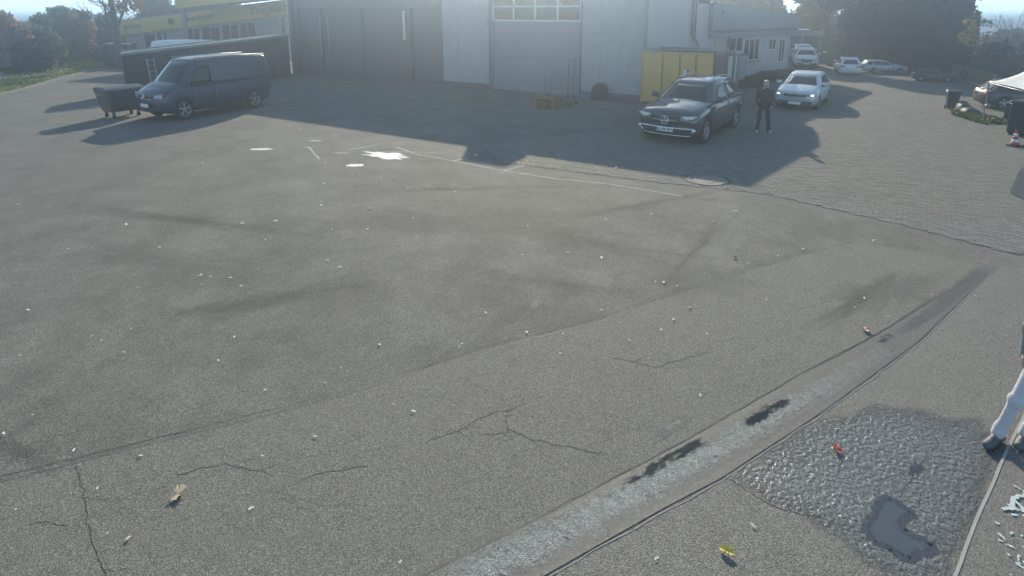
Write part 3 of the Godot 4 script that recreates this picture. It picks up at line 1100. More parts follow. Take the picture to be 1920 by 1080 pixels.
	for i in 46:
		var k := rg.randf()
		var c := Vector2(lerpf(3.72, 4.36, k), lerpf(-3.36, -4.05, k)) + Vector2(rg.randf_range(-0.16, 0.22), rg.randf_range(-0.12, 0.16))
		splash.put(flat(blot(c, rg.randf_range(0.006, 0.030), rg.randf_range(0.004, 0.014), rg.randf() * TAU, 14, 0.7, 100 + i), 0.0265 + i * 0.0001), false, false, Vector3.UP)
	splash.put(ribbon(V([4.02, -3.84, 4.12, -3.86, 4.2, -3.95, 4.3, -3.97, 4.36, -4.02]), 0.035, 0.0315, 0.014, 0.03), false, false, Vector3.UP)
	splash.put(ribbon(V([4.2, -3.93, 4.16, -3.8, 4.12, -3.68, 4.1, -3.55]), 0.022, 0.032, 0.012, 0.03), false, false, Vector3.UP)
	var sp := obj("paint_splash", splash, paint_white)
	kind(sp, "stuff")
	tag(sp, "white paint spattered over the concrete apron", "paint stain")
	# drain channel: concrete bed with a wet silty middle, sky reflection mixed into its colour
	var dr := Node3D.new()
	dr.name = "drain_channel"
	add_child(dr)
	kind(dr, "structure")
	sheet("bed", [-4, -1.4, -1.6, -2.75, 0.17, -3.74, 1.68, -4.62, 3.22, -5.58, 4.66, -6.43, 6.59, -7.68, 7.69, -8.43, 7.92, -8.47, 5.05, -6.27, 3.18, -5.02, 1.83, -4.18, 1.29, -3.9, 0.16, -3.27, -1.4, -2.35, -3.6, -1.0], 0.0045, bump(M(0.215, 0.21, 0.20, 0.62, 0.0, speck, 0.8), relief, 0.15), dr)
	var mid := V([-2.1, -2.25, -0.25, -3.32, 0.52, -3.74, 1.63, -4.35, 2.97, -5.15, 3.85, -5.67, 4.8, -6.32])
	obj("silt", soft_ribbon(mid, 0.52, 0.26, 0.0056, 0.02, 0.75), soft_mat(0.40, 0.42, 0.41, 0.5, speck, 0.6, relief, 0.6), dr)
	obj("silt", soft_ribbon(mid, 0.36, 0.12, 0.0063, 0.03, 0.8, 0.035, 2.2), soft_mat(0.64, 0.70, 0.69, 0.35, speck, 0.55, relief, 1.6), dr)  # brighter core: pale wet silt plus sky reflection painted in as blue tone
	obj("wet_streak", soft_ribbon(V([4.9, -6.42, 5.8, -7.02, 6.8, -7.75, 7.6, -8.35]), 0.16, 0.22, 0.0052, 0.02, 0.35), soft_mat(0.12, 0.12, 0.12, 0.5), dr)
	for k in [[Vector2(1.42, -4.38), 0.42, 0.05, "dark water lying in the wet drain strip, the longer pool"], [Vector2(2.62, -5.02), 0.30, 0.045, "dark water lying in the drain strip, the second pool up"]]:
		var pu := obj("puddle", soft_cluster(k[0], k[1], k[2] * 0.8, -0.56, 0.007, 34, int(k[1] * 1000), 0.85, 0.03, 0.085), soft_mat(0.085, 0.09, 0.098, 0.16, speck, 0.5))
		tag(pu, k[3], "puddle")
	var wetend := obj("puddle", soft_cluster(Vector2(4.72, -6.36), 0.17, 0.05, -0.56, 0.007, 14, 41, 0.7, 0.03, 0.06), soft_mat(0.16, 0.17, 0.185, 0.2, speck, 0.6))
	tag(wetend, "small damp patch at the upper end of the drain strip beside a rosy leaf", "puddle")
	var op := V([2.79, -3.58, 2.83, -3.72, 2.95, -3.82, 3.08, -3.95, 3.19, -3.97, 3.24, -3.90, 3.27, -3.82, 3.16, -3.77, 3.10, -3.70, 3.13, -3.63, 3.22, -3.57, 3.20, -3.50, 3.07, -3.48, 2.98, -3.43, 2.92, -3.47, 2.88, -3.53])
	var oq := V([])
	for n in op.size():
		for f in 6:
			var oc := op[n].cubic_interpolate(op[(n + 1) % op.size()], op[n - 1], op[(n + 2) % op.size()], f / 6.0)
			oq.append(oc + Vector2(rg.randf_range(-1, 1), rg.randf_range(-1, 1)) * 0.011)
	var om := soft_mat(0.10, 0.11, 0.128, 0.22, mats.streak, 2.0)
	var oil := obj("puddle", one(flat(oq, 0.0042), false, false, Vector3.UP), om)
	var rimline := oq.duplicate()
	rimline.append(oq[0])
	obj("rim", soft_ribbon(rimline, 0.07, 0.07, 0.0046, 0.008, 0.75, 0.03, 0.001), om, oil)
	tag(oil, "smooth dark puddle on the damp asphalt by the concrete apron", "puddle")
	var oil2 := obj("puddle", soft_blot(Vector2(3.62, -4.28), 0.13, 0.05, -0.9, 0.0046, 0.6, 78, 0.4, 0.9), soft_mat(0.08, 0.086, 0.094, 0.18, mats.streak, 2.0))
	tag(oil2, "small dark puddle in the crack of the damp asphalt", "puddle")
	# seams, cracks and edges
	var tar := M(0.085, 0.083, 0.08, 0.7)
	var pale := M(0.42, 0.41, 0.385, 0.8)
	var faint := M(0.15, 0.148, 0.14, 0.9)
	var crackm := M(0.05, 0.049, 0.047, 0.95)
	var joint := V([-9, -2.4, -4.46, -4.14, -3.23, -4.66, -1.82, -5.25, -0.39, -6.06, 1.21, -6.78, 2.89, -7.76, 4.85, -8.8, 6.2, -9.42])
	obj("seam", one(ribbon(joint, 0.014, 0.0030, 0.006), false, false, Vector3.UP), tar, ground)
	var joint2 := PackedVector2Array()
	for p in joint:
		joint2.append(p + Vector2(-0.03, -0.075))
	obj("seam", one(ribbon(joint2, 0.007, 0.0033, 0.006), false, false, Vector3.UP), tar, ground)
	obj("seam", one(ribbon(V([-4, -1.43, -1.6, -2.78, 0.17, -3.77, 1.68, -4.65, 3.22, -5.61, 4.66, -6.46, 6.59, -7.7, 7.7, -8.45]), 0.008, 0.0058, 0.007), false, false, Vector3.UP), tar, ground)
	obj("seam", one(ribbon(V([-3.6, -0.97, -1.4, -2.32, 0.16, -3.24, 1.29, -3.87, 1.83, -4.15, 3.18, -4.99, 5.05, -6.24, 7.92, -8.45]), 0.008, 0.0058, 0.009), false, false, Vector3.UP), M(0.30, 0.295, 0.28, 0.9), ground)
	for c in [[-0.81, -4.6, -0.47, -4.81, -0.14, -5.03, -0.04, -5.04, 0.14, -5.15], [-0.06, -4.81, 0.2, -4.64, 0.58, -4.52, 0.84, -4.47], [-0.28, -4.69, -0.06, -4.76, -0.04, -5.03], [2.32, -4.57, 2.61, -4.34, 2.8, -4.47], [2.84, -4.22, 3.12, -4.47], [-2.98, -4.22, -2.61, -4.34, -2.25, -4.28, -2.13, -4.34], [-3.85, -3.75, -3.54, -3.72], [-3.94, -4.34, -3.43, -3.75, -2.95, -3.31], [-1.87, -4.17, -1.53, -4.28, -1.3, -4.31], [1.88, -4.2, 2.17, -3.9, 2.71, -3.7], [4.49, -4.89, 3.87, -4.47, 3.3, -4.0], [1.2, -5.96, 1.66, -5.75, 2.38, -6.06], [-4.69, -6.78, -4.2, -7.2, -3.81, -7.67]]:
		obj("crack", crack_lines(V(c), 0.006, 0.0036), crackm, ground)
	var hair := M(0.11, 0.107, 0.10, 0.95)
	for n in 26:
		var c0 := Vector2(rg.randf_range(-3.6, 3.2), rg.randf_range(-7.0, -3.5))
		var dir := Vector2(1, 0).rotated(rg.randf_range(-0.9, 0.5))
		var hl := PackedVector2Array([c0])
		for m in rg.randi_range(2, 5):
			dir = dir.rotated(rg.randf_range(-0.6, 0.6))
			hl.append(hl[-1] + dir * rg.randf_range(0.12, 0.32))
		obj("crack", crack_lines(hl, 0.0042, 0.0028), hair, ground)
	for c in [[2.97, -8.8, 3.94, -9.99, 4.75, -11.01], [2.4, -8.02, 2.97, -8.8]]:
		obj("crack", crack_lines(V(c), 0.010, 0.0036), faint, ground)
	obj("edge_line", one(ribbon(V([-2.6, -15.7, -1.62, -15.0, -0.21, -14.03, 1.06, -13.31, 2.3, -12.87, 3.82, -11.95]), 0.035, 0.003, 0.014, 0.15), false, false, Vector3.UP), pale, ground)
	obj("seam", one(ribbon(V([3.82, -11.95, 5.46, -11.11, 6.7, -9.73, 8.09, -8.59]), 0.010, 0.003, 0.01, 0.15), false, false, Vector3.UP), faint, ground)
	obj("edge_line", one(ribbon(V([-1.62, -15.0, -1.23, -15.35]), 0.06, 0.0034, 0.01, 0.2), false, false, Vector3.UP), pale, ground)
	obj("edge_line", one(ribbon(V([-0.21, -14.03, 0.45, -14.65]), 0.06, 0.0037, 0.01, 0.2), false, false, Vector3.UP), pale, ground)
	for l in [[-6.2, -16.6, -5.4, -15.2], [-4.9, -16.3, -4.2, -16.9], [-3.5, -16.6, -2.6, -15.6], [-3.9, -16.1, -2.2, -16.0]]:
		obj("edge_line", one(ribbon(V(l), 0.045, 0.003, 0.02, 0.3), false, false, Vector3.UP), pale, ground)
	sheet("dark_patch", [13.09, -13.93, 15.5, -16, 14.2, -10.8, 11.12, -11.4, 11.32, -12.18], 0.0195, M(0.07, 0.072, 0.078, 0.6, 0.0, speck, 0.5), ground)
	# white stains on the asphalt in front of the hall
	var stain := soft_mat(0.74, 0.74, 0.71, 0.7)
	var k := 0
	for s in [[-7.55, -16.38, 0.38, 0.13, 0.0, "large pale oval paint stain before the dark van"], [-4.22, -14.55, 0.24, 0.16, 0.0, "round pale paint stain nearest to the broken white patch"], [-3.62, -15.62, 0.95, 0.30, 0.35, "broken white paint patch on the sunlit asphalt"], [-6.3, -17.5, 0.32, 0.10, 0.1, "faint thin paint stain close to the shadow edge"], [-6.2, -16.6, 0.16, 0.07, 0.0, "small faint paint stain beside the large oval one"], [-5.0, -15.9, 0.28, 0.06, 0.3, "narrow pale paint stain left of the white patch"]]:
		var o := obj("paint_stain", soft_blot(Vector2(s[0], s[1]), s[2], s[3], s[4], 0.0034 + k * 0.0003, 0.16 if k < 2 else 0.6, 30 + k, 0.88 if k < 2 else 0.75, 1.0 if k < 3 else 0.5), stain)
		tag(o, s[5], "paint stain")
		k += 1
	for s in [[0.33, -7.2, 0.13, 0.34, 0.35, "upright pale blotch on the open asphalt"], [1.6, -4.82, 0.24, 0.10, -0.5, "pale blotch on the old asphalt above the drain"]]:
		var o := obj("paint_stain", soft_blot(Vector2(s[0], s[1]), s[2], s[3], s[4], 0.0062, 0.45, 50 + k, 0.25, 0.5), soft_mat(0.48, 0.48, 0.47, 0.8, speck, 0.4))
		tag(o, s[5], "paint stain")
		k += 1
	# block paving
	var area := V([-0.29, -14.83, 1.4, -14.0, 3.0, -13.22, 5.76, -12.08, 7.57, -10.18, 8.55, -8.8, 11.0, -9.8, 14, -12.5, 17, -16, 18.2, -20.5, 16.5, -24, 9, -21, 3, -19, -1, -17])
	var pav := Node3D.new()
	pav.name = "block_paving"
	add_child(pav)
	kind(pav, "structure")
	obj("bedding", one(flat(area, 0.004), false, false, Vector3.UP), M(0.14, 0.13, 0.115, 0.95, 0.0, speck, 0.5), pav)
	var block := Sh.new()
	var bp := box(Vector3(0, -0.0275, 0), Vector3(0.196, 0.075, 0.096), Basis.IDENTITY, 0.006)
	block.put(bp)
	var bm := block.mesh()
	var tones := [M(0.33, 0.325, 0.305, 0.88, 0.0, speck, 0.8), M(0.37, 0.36, 0.335, 0.88, 0.0, speck, 0.8), M(0.30, 0.295, 0.285, 0.88, 0.0, speck, 0.8)]
	var spots := []
	var turn := -0.62
	for i in range(-140, 140):
		for j in range(-240, 240):
			var p := Vector2(j * 0.1 * 2 + (0.1 if i & 1 else 0.0), i * 0.1).rotated(-turn) + Vector2(8, -15)
			if not Geometry2D.is_point_in_polygon(p, area) or p.distance_to(Vector2(4.77, -13.17)) < 0.55:
				continue
			spots.append(p)
	spots.sort_custom(func(a, b): return a.length() < b.length())
	var where := []
	var tints := PackedColorArray()
	for i in spots.size():
		var p: Vector2 = spots[i]
		var dip := -0.012 * sin(p.x * 0.9) * sin(p.y * 1.1)
		var tr := Transform3D(Basis.from_euler(Vector3(rg.randf_range(-0.02, 0.02), turn + rg.randf_range(-0.025, 0.025), rg.randf_range(-0.02, 0.02))), Vector3(p.x, rg.randf_range(-0.003, 0.003) + 0.0 * dip, p.y))
		if i < 300:
			var o := obj("paving_block", bm, tones[rg.randi() % 3], pav)
			o.transform = tr
		else:
			where.append(tr)
			var l := rg.randf_range(0.78, 1.12)
			tints.append(Color(l, l * rg.randf_range(0.96, 1.0), l * rg.randf_range(0.9, 0.98)))
	var bmat := M(0.345, 0.338, 0.315, 0.88, 0.0, speck, 0.8)
	bmat.vertex_color_use_as_albedo = true
	scatter("paving_blocks", bm, bmat, where, tints, pav)
	var mh := thing("manhole_cover", "round manhole cover with a dark slotted rim in the paving", "manhole cover", Vector3(4.77, 0, -13.17))
	obj("collar", one(lathe([Vector2(0.34, 0.0), Vector2(0.34, 0.020), Vector2(0.46, 0.020), Vector2(0.50, 0.0)], 40), true, false), M(0.36, 0.355, 0.34, 0.85, 0.0, speck, 0.6), mh)
	obj("rim", one(lathe([Vector2(0.30, 0.0), Vector2(0.30, 0.014), Vector2(0.338, 0.022), Vector2(0.339, 0.0)], 40), false, false), mats.pipe, mh)
	obj("lid", one(lathe([Vector2(0.001, 0.0), Vector2(0.001, 0.021), Vector2(0.27, 0.021), Vector2(0.295, 0.016), Vector2(0.296, 0.0)], 40), false, false), M(0.30, 0.30, 0.29, 0.6, 0.2, speck, 1.5), mh)
	for i in 16:
		var a := TAU * i / 16
		obj("slot", one(box(Vector3(cos(a) * 0.245, 0.0215, sin(a) * 0.245), Vector3(0.02, 0.004, 0.055), Basis(Vector3.UP, -a))), mats.black, mh)
	# left: verge, footpath, kerb
	var turf := M(0.26, 0.25, 0.10, 0.95, 0.0, mats.grime, 0.8)
	var verge := sheet("verge", [-25.33, -27.47, -26.29, -30.51, -28.16, -35.13, -29.81, -40.18, -31.32, -45.85, -36, -70, -48, -118, -94, -118, -94, -20, -34, -20], 0.006, turf)
	kind(verge, "structure")
	var path := sheet("footpath", [-27.5, -27.5, -31.2, -34.27, -33.7, -39.8, -36.6, -46.86, -38.2, -53, -44, -68, -48, -68, -41.2, -53, -38.8, -46.86, -35.4, -39.8, -32.6, -34.27, -29, -27.5], 0.05, M(0.55, 0.47, 0.44, 0.85, 0.0, mats.grime, 0.6))
	kind(path, "structure")
	var kp := V([-24.6, -26, -25.33, -27.47, -26.29, -30.51, -28.16, -35.13, -29.81, -40.18, -31.32, -45.85, -34, -58])
	for i in kp.size() - 1:
		org = Vector3.ZERO
		var n := int(kp[i].distance_to(kp[i + 1]) / 1.0)
		for j in n:
			var o := obj("kerb_stone", one(seg(kp[i].lerp(kp[i + 1], float(j) / n), kp[i].lerp(kp[i + 1], (j + 0.985) / n), -0.05, 0.11, 0.14, 0.0)), M(0.24, 0.24, 0.23, 0.85), verge)
	var blade := leaf_clump(7, 0.10, 0.09, 4)
	where = []
	tints = PackedColorArray()
	for i in 5200:
		var u := rg.randf()
		var v := rg.randf()
		var z := lerpf(-27.0, -60.0, u)
		var inner := curve([Vector2(-27, -25.3), Vector2(-30.5, -26.4), Vector2(-35, -28.3), Vector2(-40, -29.95), Vector2(-46, -31.5), Vector2(-60, -34.6)], z)
		var p := Vector3(inner - 0.1 - v * (2.0 + (-27.5 - z) * 0.145), 0.05, z)
		where.append(Transform3D(Basis.from_euler(Vector3(0, rg.randf() * TAU, 0)).scaled(Vector3(1, rg.randf_range(0.25, 0.8), 1)), p))
		var c := Color(0.38, 0.40, 0.12).lerp(Color(0.18, 0.25, 0.07), rg.randf())
		if rg.randf() < 0.12:
			c = Color(0.25, 0.15, 0.05)
		tints.append(c)
	var gr := scatter("verge_grass", blade, mats.leaf, where, tints, self)
	tag(gr, "rough yellow green grass on the verge by the footpath", "grass")
	# right: rough turf by the tent
	where = []
	tints = PackedColorArray()
	for i in 420:
		var f := rg.randf()
		var p := Vector3(lerpf(18.0, 17.55, f), 0.03, lerpf(-22.4, -20.4, f)) + Vector3(rg.randf_range(-0.15, 1.0) * (0.3 + f), 0, rg.randf_range(-0.4, 0.4))
		where.append(Transform3D(Basis.from_euler(Vector3(0, rg.randf() * TAU, 0)).scaled(Vector3.ONE * rg.randf_range(0.5, 1.0)), p))
		tints.append(Color(0.13, 0.17, 0.05).lerp(Color(0.08, 0.11, 0.04), rg.randf()))
	tag(scatter("grass", blade, mats.leaf, where, tints, self), "small strip of green grass beside the tent pole", "grass")
	var sand := sheet("bare_verge", [18.1, -22.6, 17.6, -20.3, 19.6, -20.0, 24, -26, 22.4, -27.2], 0.006, M(0.26, 0.235, 0.19, 0.95, 0.0, speck, 0.4))
	kind(sand, "structure")
	org = Vector3.ZERO
	var kerb := Node3D.new()
	kerb.name = "kerb"
	add_child(kerb)
	kind(kerb, "structure")
	var ka := Vector2(28.6, -36.6)
	var kb := Vector2(24.6, -27.8)
	for i in 10:
		obj("kerb_stone", one(seg(ka.lerp(kb, i / 10.0), ka.lerp(kb, (i + 0.985) / 10.0), -0.05, 0.12, 0.15, 0.0)), M(0.36, 0.33, 0.24, 0.85), kerb)

func build_hall() -> void:
	var a := Vector2(6.0, -25.7)
	var u := Vector2(-0.857, -0.515)
	var b := a + u * 24.2
	var c := Vector2(9.65, -29.7)
	var back := Vector2(0.515, -0.857) * 12.0
	var h := base("workshop_hall", "long pale workshop hall with a tall sectional gate and dark doors", "building", a)
	# facade from the corner leftwards: wall, gate, pier, dark section
	for i in 3:
		obj("wall_panel", one(seg(a + u * (1.0567 * i + 0.004), a + u * (1.0567 * (i + 1) - 0.004), 0, 5.5, 0.3)), mats.wall, h)
	obj("wall", one(seg(a + u * 3.17, a + u * 8.32, 5.05, 5.5, 0.3)), mats.wall, h)
	for i in 3:
		obj("wall_panel", one(seg(a + u * (8.32 + 1.06 * i + 0.004), a + u * (8.32 + 1.06 * (i + 1) - 0.004), 0, 5.5, 0.3)), mats.wall, h)
	for y in [1.8, 3.65]:
		obj("joint_cover", one(seg(a + u * 0.02, a + u * 3.15, y, y + 0.02, 0.02, 0.012)), mats.wall2, h)
		obj("joint_cover", one(seg(a + u * 8.34, a + u * 11.48, y, y + 0.02, 0.02, 0.012)), mats.wall2, h)
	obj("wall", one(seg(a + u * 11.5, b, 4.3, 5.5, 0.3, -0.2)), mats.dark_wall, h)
	obj("plinth", one(seg(a, a + u * 3.17, 0, 0.28, 0.05, 0.03)), mats.dark_wall, h)
	obj("plinth", one(seg(a + u * 8.32, a + u * 11.5, 0, 0.28, 0.05, 0.03)), mats.dark_wall, h)
	obj("side_wall", one(seg(a + Vector2(0.02, -0.02), c, 0, 5.5, 0.3)), mats.wall2, h)
	obj("rear_wall", one(seg(c + back * 0.2, b + back, 0, 5.5, 0.3)), mats.dark_wall, h)
	obj("end_wall", one(seg(b, b + back, 0, 5.5, 0.3)), mats.dark_wall, h)
	var rp := V([])
	for p in [a + Vector2(-0.05, 0.25), b + Vector2(-0.1, 0.2), b + back, c + back * 0.2, c + Vector2(0.2, 0.1)]:
		rp.append(p - a)
	var roof := obj("roof", one(slab(rp, 5.5, 5.62), false, false), mats.dark_wall, h)
	obj("ventilator", one(seg(a + u * 6.9, a + u * 8.3, 5.62, 6.6, 1.2, -0.3)), mats.steel, roof)
	obj("coping", one(seg(a - u * 0.03, b, 5.62, 5.70, 0.34, 0.06)), mats.parapet, roof)
	# sectional gate: solid panels below, two rows of panes above
	var g0 := a + u * 3.17
	var g1 := a + u * 8.32
	var gate := obj("gate", one(seg(g0, g1, 0.0, 5.05, 0.06, -0.22)), mats.gate, h)
	for i in 6:
		obj("panel", one(seg(g0 + u * 0.05, g1 - u * 0.05, 0.02 + i * 0.597, 0.02 + (i + 1) * 0.597 - 0.022, 0.05, -0.18)), mats.gate, gate)
	for r in 2:
		for k in 4:
			var t0 := 0.05 + k * 1.2625
			var y0 := 3.64 + r * 0.70
			obj("pane", one(seg(g0 + u * (t0 + 0.06), g0 + u * (t0 + 1.2), y0 + 0.05, y0 + 0.64, 0.03, -0.19)), mats.pane, gate)
	for k in 5:
		var t0 := clampf(0.05 + k * 1.2625 - 0.045, 0.02, 5.02)
		obj("post", one(seg(g0 + u * t0, g0 + u * (t0 + 0.10), 3.60, 5.03, 0.06, -0.165)), mats.window_frame, gate)
	for y in [3.60, 4.30]:
		obj("rail", one(seg(g0 + u * 0.02, g1 - u * 0.02, y, y + 0.085, 0.05, -0.172)), mats.window_frame, gate)
	for e in [g0 - u * 0.09, g1 + u * 0.01]:
		obj("jamb", one(seg(e, e + u * 0.08, 0, 5.05, 0.1, 0.02)), mats.dark_wall, h)
	# two dark roller doors between posts, set back behind the pier
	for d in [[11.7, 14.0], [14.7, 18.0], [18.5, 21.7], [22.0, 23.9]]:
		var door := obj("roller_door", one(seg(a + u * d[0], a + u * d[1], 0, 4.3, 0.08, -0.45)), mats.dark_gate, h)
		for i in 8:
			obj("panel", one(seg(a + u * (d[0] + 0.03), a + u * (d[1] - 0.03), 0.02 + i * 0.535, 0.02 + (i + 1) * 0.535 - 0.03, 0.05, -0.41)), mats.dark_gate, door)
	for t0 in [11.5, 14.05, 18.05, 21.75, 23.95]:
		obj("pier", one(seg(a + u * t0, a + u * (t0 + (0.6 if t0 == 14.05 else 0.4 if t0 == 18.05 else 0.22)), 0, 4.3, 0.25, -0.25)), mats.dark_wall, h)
	obj("light_streak_bar", one(seg(a + u * 14.28, a + u * 14.40, 2.5, 4.15, 0.10, 0.0)), mats.window_frame, h)  # added pale bar, its colour stands for a reflected streak of light
	for t0 in [22.0 - 0.35, 20.9]:
		obj("guide_post", one(seg(a + u * t0, a + u * (t0 + 0.07), 1.2, 3.9, 0.07, -0.18)), mats.steel, h)
	# rain pipe at the corner and pipes down the side wall
	org = Vector3.ZERO
	var pa := Vector3(0.05, 0, 0.13)
	var dp := obj("downpipe", one(tube([pa + Vector3(0, 0.1, 0), pa + Vector3(0, 3, 0), pa + Vector3(0, 5.45, 0)], [0.05, 0.05, 0.05], 8), true, false), mats.parapet, h)
	for y in [1.2, 3.2, 5.0]:
		obj("clip", one(lathe([Vector2(0.05, 0), Vector2(0.062, 0), Vector2(0.062, 0.04), Vector2(0.05, 0.04)], 10, Basis.IDENTITY, pa + Vector3(0, y, 0)), true, false), mats.steel, dp)
	var cr := Vector3(c.x - a.x, 0, c.y - a.y)
	for k in [[-0.75, 5.4, 2.9], [-0.42, 5.4, 2.75]]:
		var s: Vector3 = cr + Vector3(0.684, 0, -0.73) * k[0] + Vector3(0.73, 0, 0.684) * 0.10
		obj("downpipe", one(tube([s + Vector3(0, k[1], 0), s + Vector3(0, 4, 0), s + Vector3(0, k[2], 0)], [0.055, 0.055, 0.055], 8), true, false), mats.pipe, h)
	var s2 := cr + Vector3(0.684, 0, -0.73) * -0.35 + Vector3(0.73, 0, 0.684) * 0.14
	obj("downpipe", one(tube([s2 + Vector3(-0.2, 2.85, 0.2), s2 + Vector3(0.1, 2.55, -0.1), s2 + Vector3(0.22, 2.2, -0.1), s2 + Vector3(0.22, 0.1, -0.1)], [0.065, 0.06, 0.05, 0.05], 8), true, false), mats.pipe, h)

func build_office() -> void:
	var c := Vector2(10.6, -30.6)
	var d := Vector2(18.3, -37.4)
	var e := (d - c).normalized()
	var n := Vector2(0.662, 0.75)
	var h := base("office_annex", "low white office annex with a deep pale parapet and narrow windows", "building", c)
	obj("wall", one(seg(c, d, 0, 2.9, 0.3)), mats.wall2, h)
	obj("link_wall", one(seg(Vector2(9.6, -29.65), c + e * 0.02, 0, 4.5, 0.3, -0.01)), mats.wall2, h)
	obj("end_wall", one(seg(d - e * 0.15, d - n * 7.0 - e * 0.15, 0, 2.9, 0.3)), mats.wall2, h)
	obj("rear_wall", one(seg(d - n * 7.0, c - n * 7.0, 0, 2.9, 0.3)), mats.wall2, h)
	var roof := obj("parapet", one(seg(c - e * 0.12, d + e * 0.5, 2.72, 4.52, 0.25, 0.27, 2.60, 3.86)), mats.parapet, h)
	obj("parapet_end", one(seg(d + e * 0.4 + n * 0.26, d + e * 0.4 - n * 7.0, 2.60, 3.86, 0.2)), mats.parapet, h)
	var rp := V([])
	for p in [c, d + e * 0.4, d + e * 0.4 - n * 7.0, c - n * 7.0]:
		rp.append(p + n * 0.3 - c)
	obj("roof", one(slab(rp, 2.95, 3.1), false, false), mats.dark_wall, h)
	obj("coping", one(seg(c - e * 0.12, d + e * 0.5, 4.52, 4.56, 0.3, 0.29, 3.86, 3.90)), mats.pipe, roof)
	obj("bracket", one(seg(c + e * 0.75, c + e * 0.88, 4.0, 4.12, 0.12, 0.36)), mats.pipe, roof)
	obj("door", one(seg(c + e * 0.75, c + e * 1.75, 0.0, 2.55, 0.08, 0.05)), M(0.36, 0.28, 0.27, 0.6), h)
	obj("downpipe", one(seg(c + e * 2.0, c + e * 2.1, 0.0, 2.72, 0.08, 0.14)), mats.pipe, h)
	window(h, c, d, 2.2, 3.85, 1.80, 2.66, 2, 0.01)
	window(h, c, d, 3.98, 6.0, 1.22, 2.54, 3, 0.01, true)
	window(h, c, d, 7.2, 8.25, 1.74, 2.46, 2, 0.01)
	window(h, c, d, 8.7, 9.6, 0.86, 2.38, 2, 0.01)
	obj("plinth", one(seg(c + e * 2.15, d, 0.0, 0.22, 0.05, 0.03)), mats.pipe, h)
	var m := base("meter_cabinet", "grey meter cabinet with a dark top against the office wall", "cabinet", c + e * 3.4 + n * 0.3)
	obj("body", one(seg(c + e * 2.95, c + e * 3.85, 0, 1.6, 0.34, 0.40)), M(0.30, 0.32, 0.34, 0.6), m)
	obj("door", one(seg(c + e * 3.0, c + e * 3.8, 0.08, 1.54, 0.02, 0.415)), M(0.27, 0.29, 0.31, 0.6), m)
	obj("top", one(seg(c + e * 2.9, c + e * 3.9, 1.6, 1.67, 0.42, 0.44)), mats.pipe, m)
	# low garages behind the annex
	var g := base("garage_block", "low grey garage block with two dark open bays behind the parked cars", "building", Vector2(24.0, -50.6))
	var ga := Vector2(22.6, -50.9)
	var gb := Vector2(28.6, -52.2)
	var ge := (gb - ga).normalized()
	obj("wall", one(seg(ga, gb, 0, 2.5, 0.2, -3.0)), mats.dark_wall, g)
	obj("roof", one(seg(ga - ge * 0.2, gb + ge * 0.2, 2.0, 2.55, 3.4, 0.2)), M(0.40, 0.42, 0.44, 0.7, 0.0, mats.streak, 0.5), g)
	for t0 in [0.0, 1.9, 3.9, 5.8]:
		obj("pier", one(seg(ga + ge * t0, ga + ge * (t0 + 0.25), 0, 2.0, 3.0, 0.0)), mats.wall2, g)

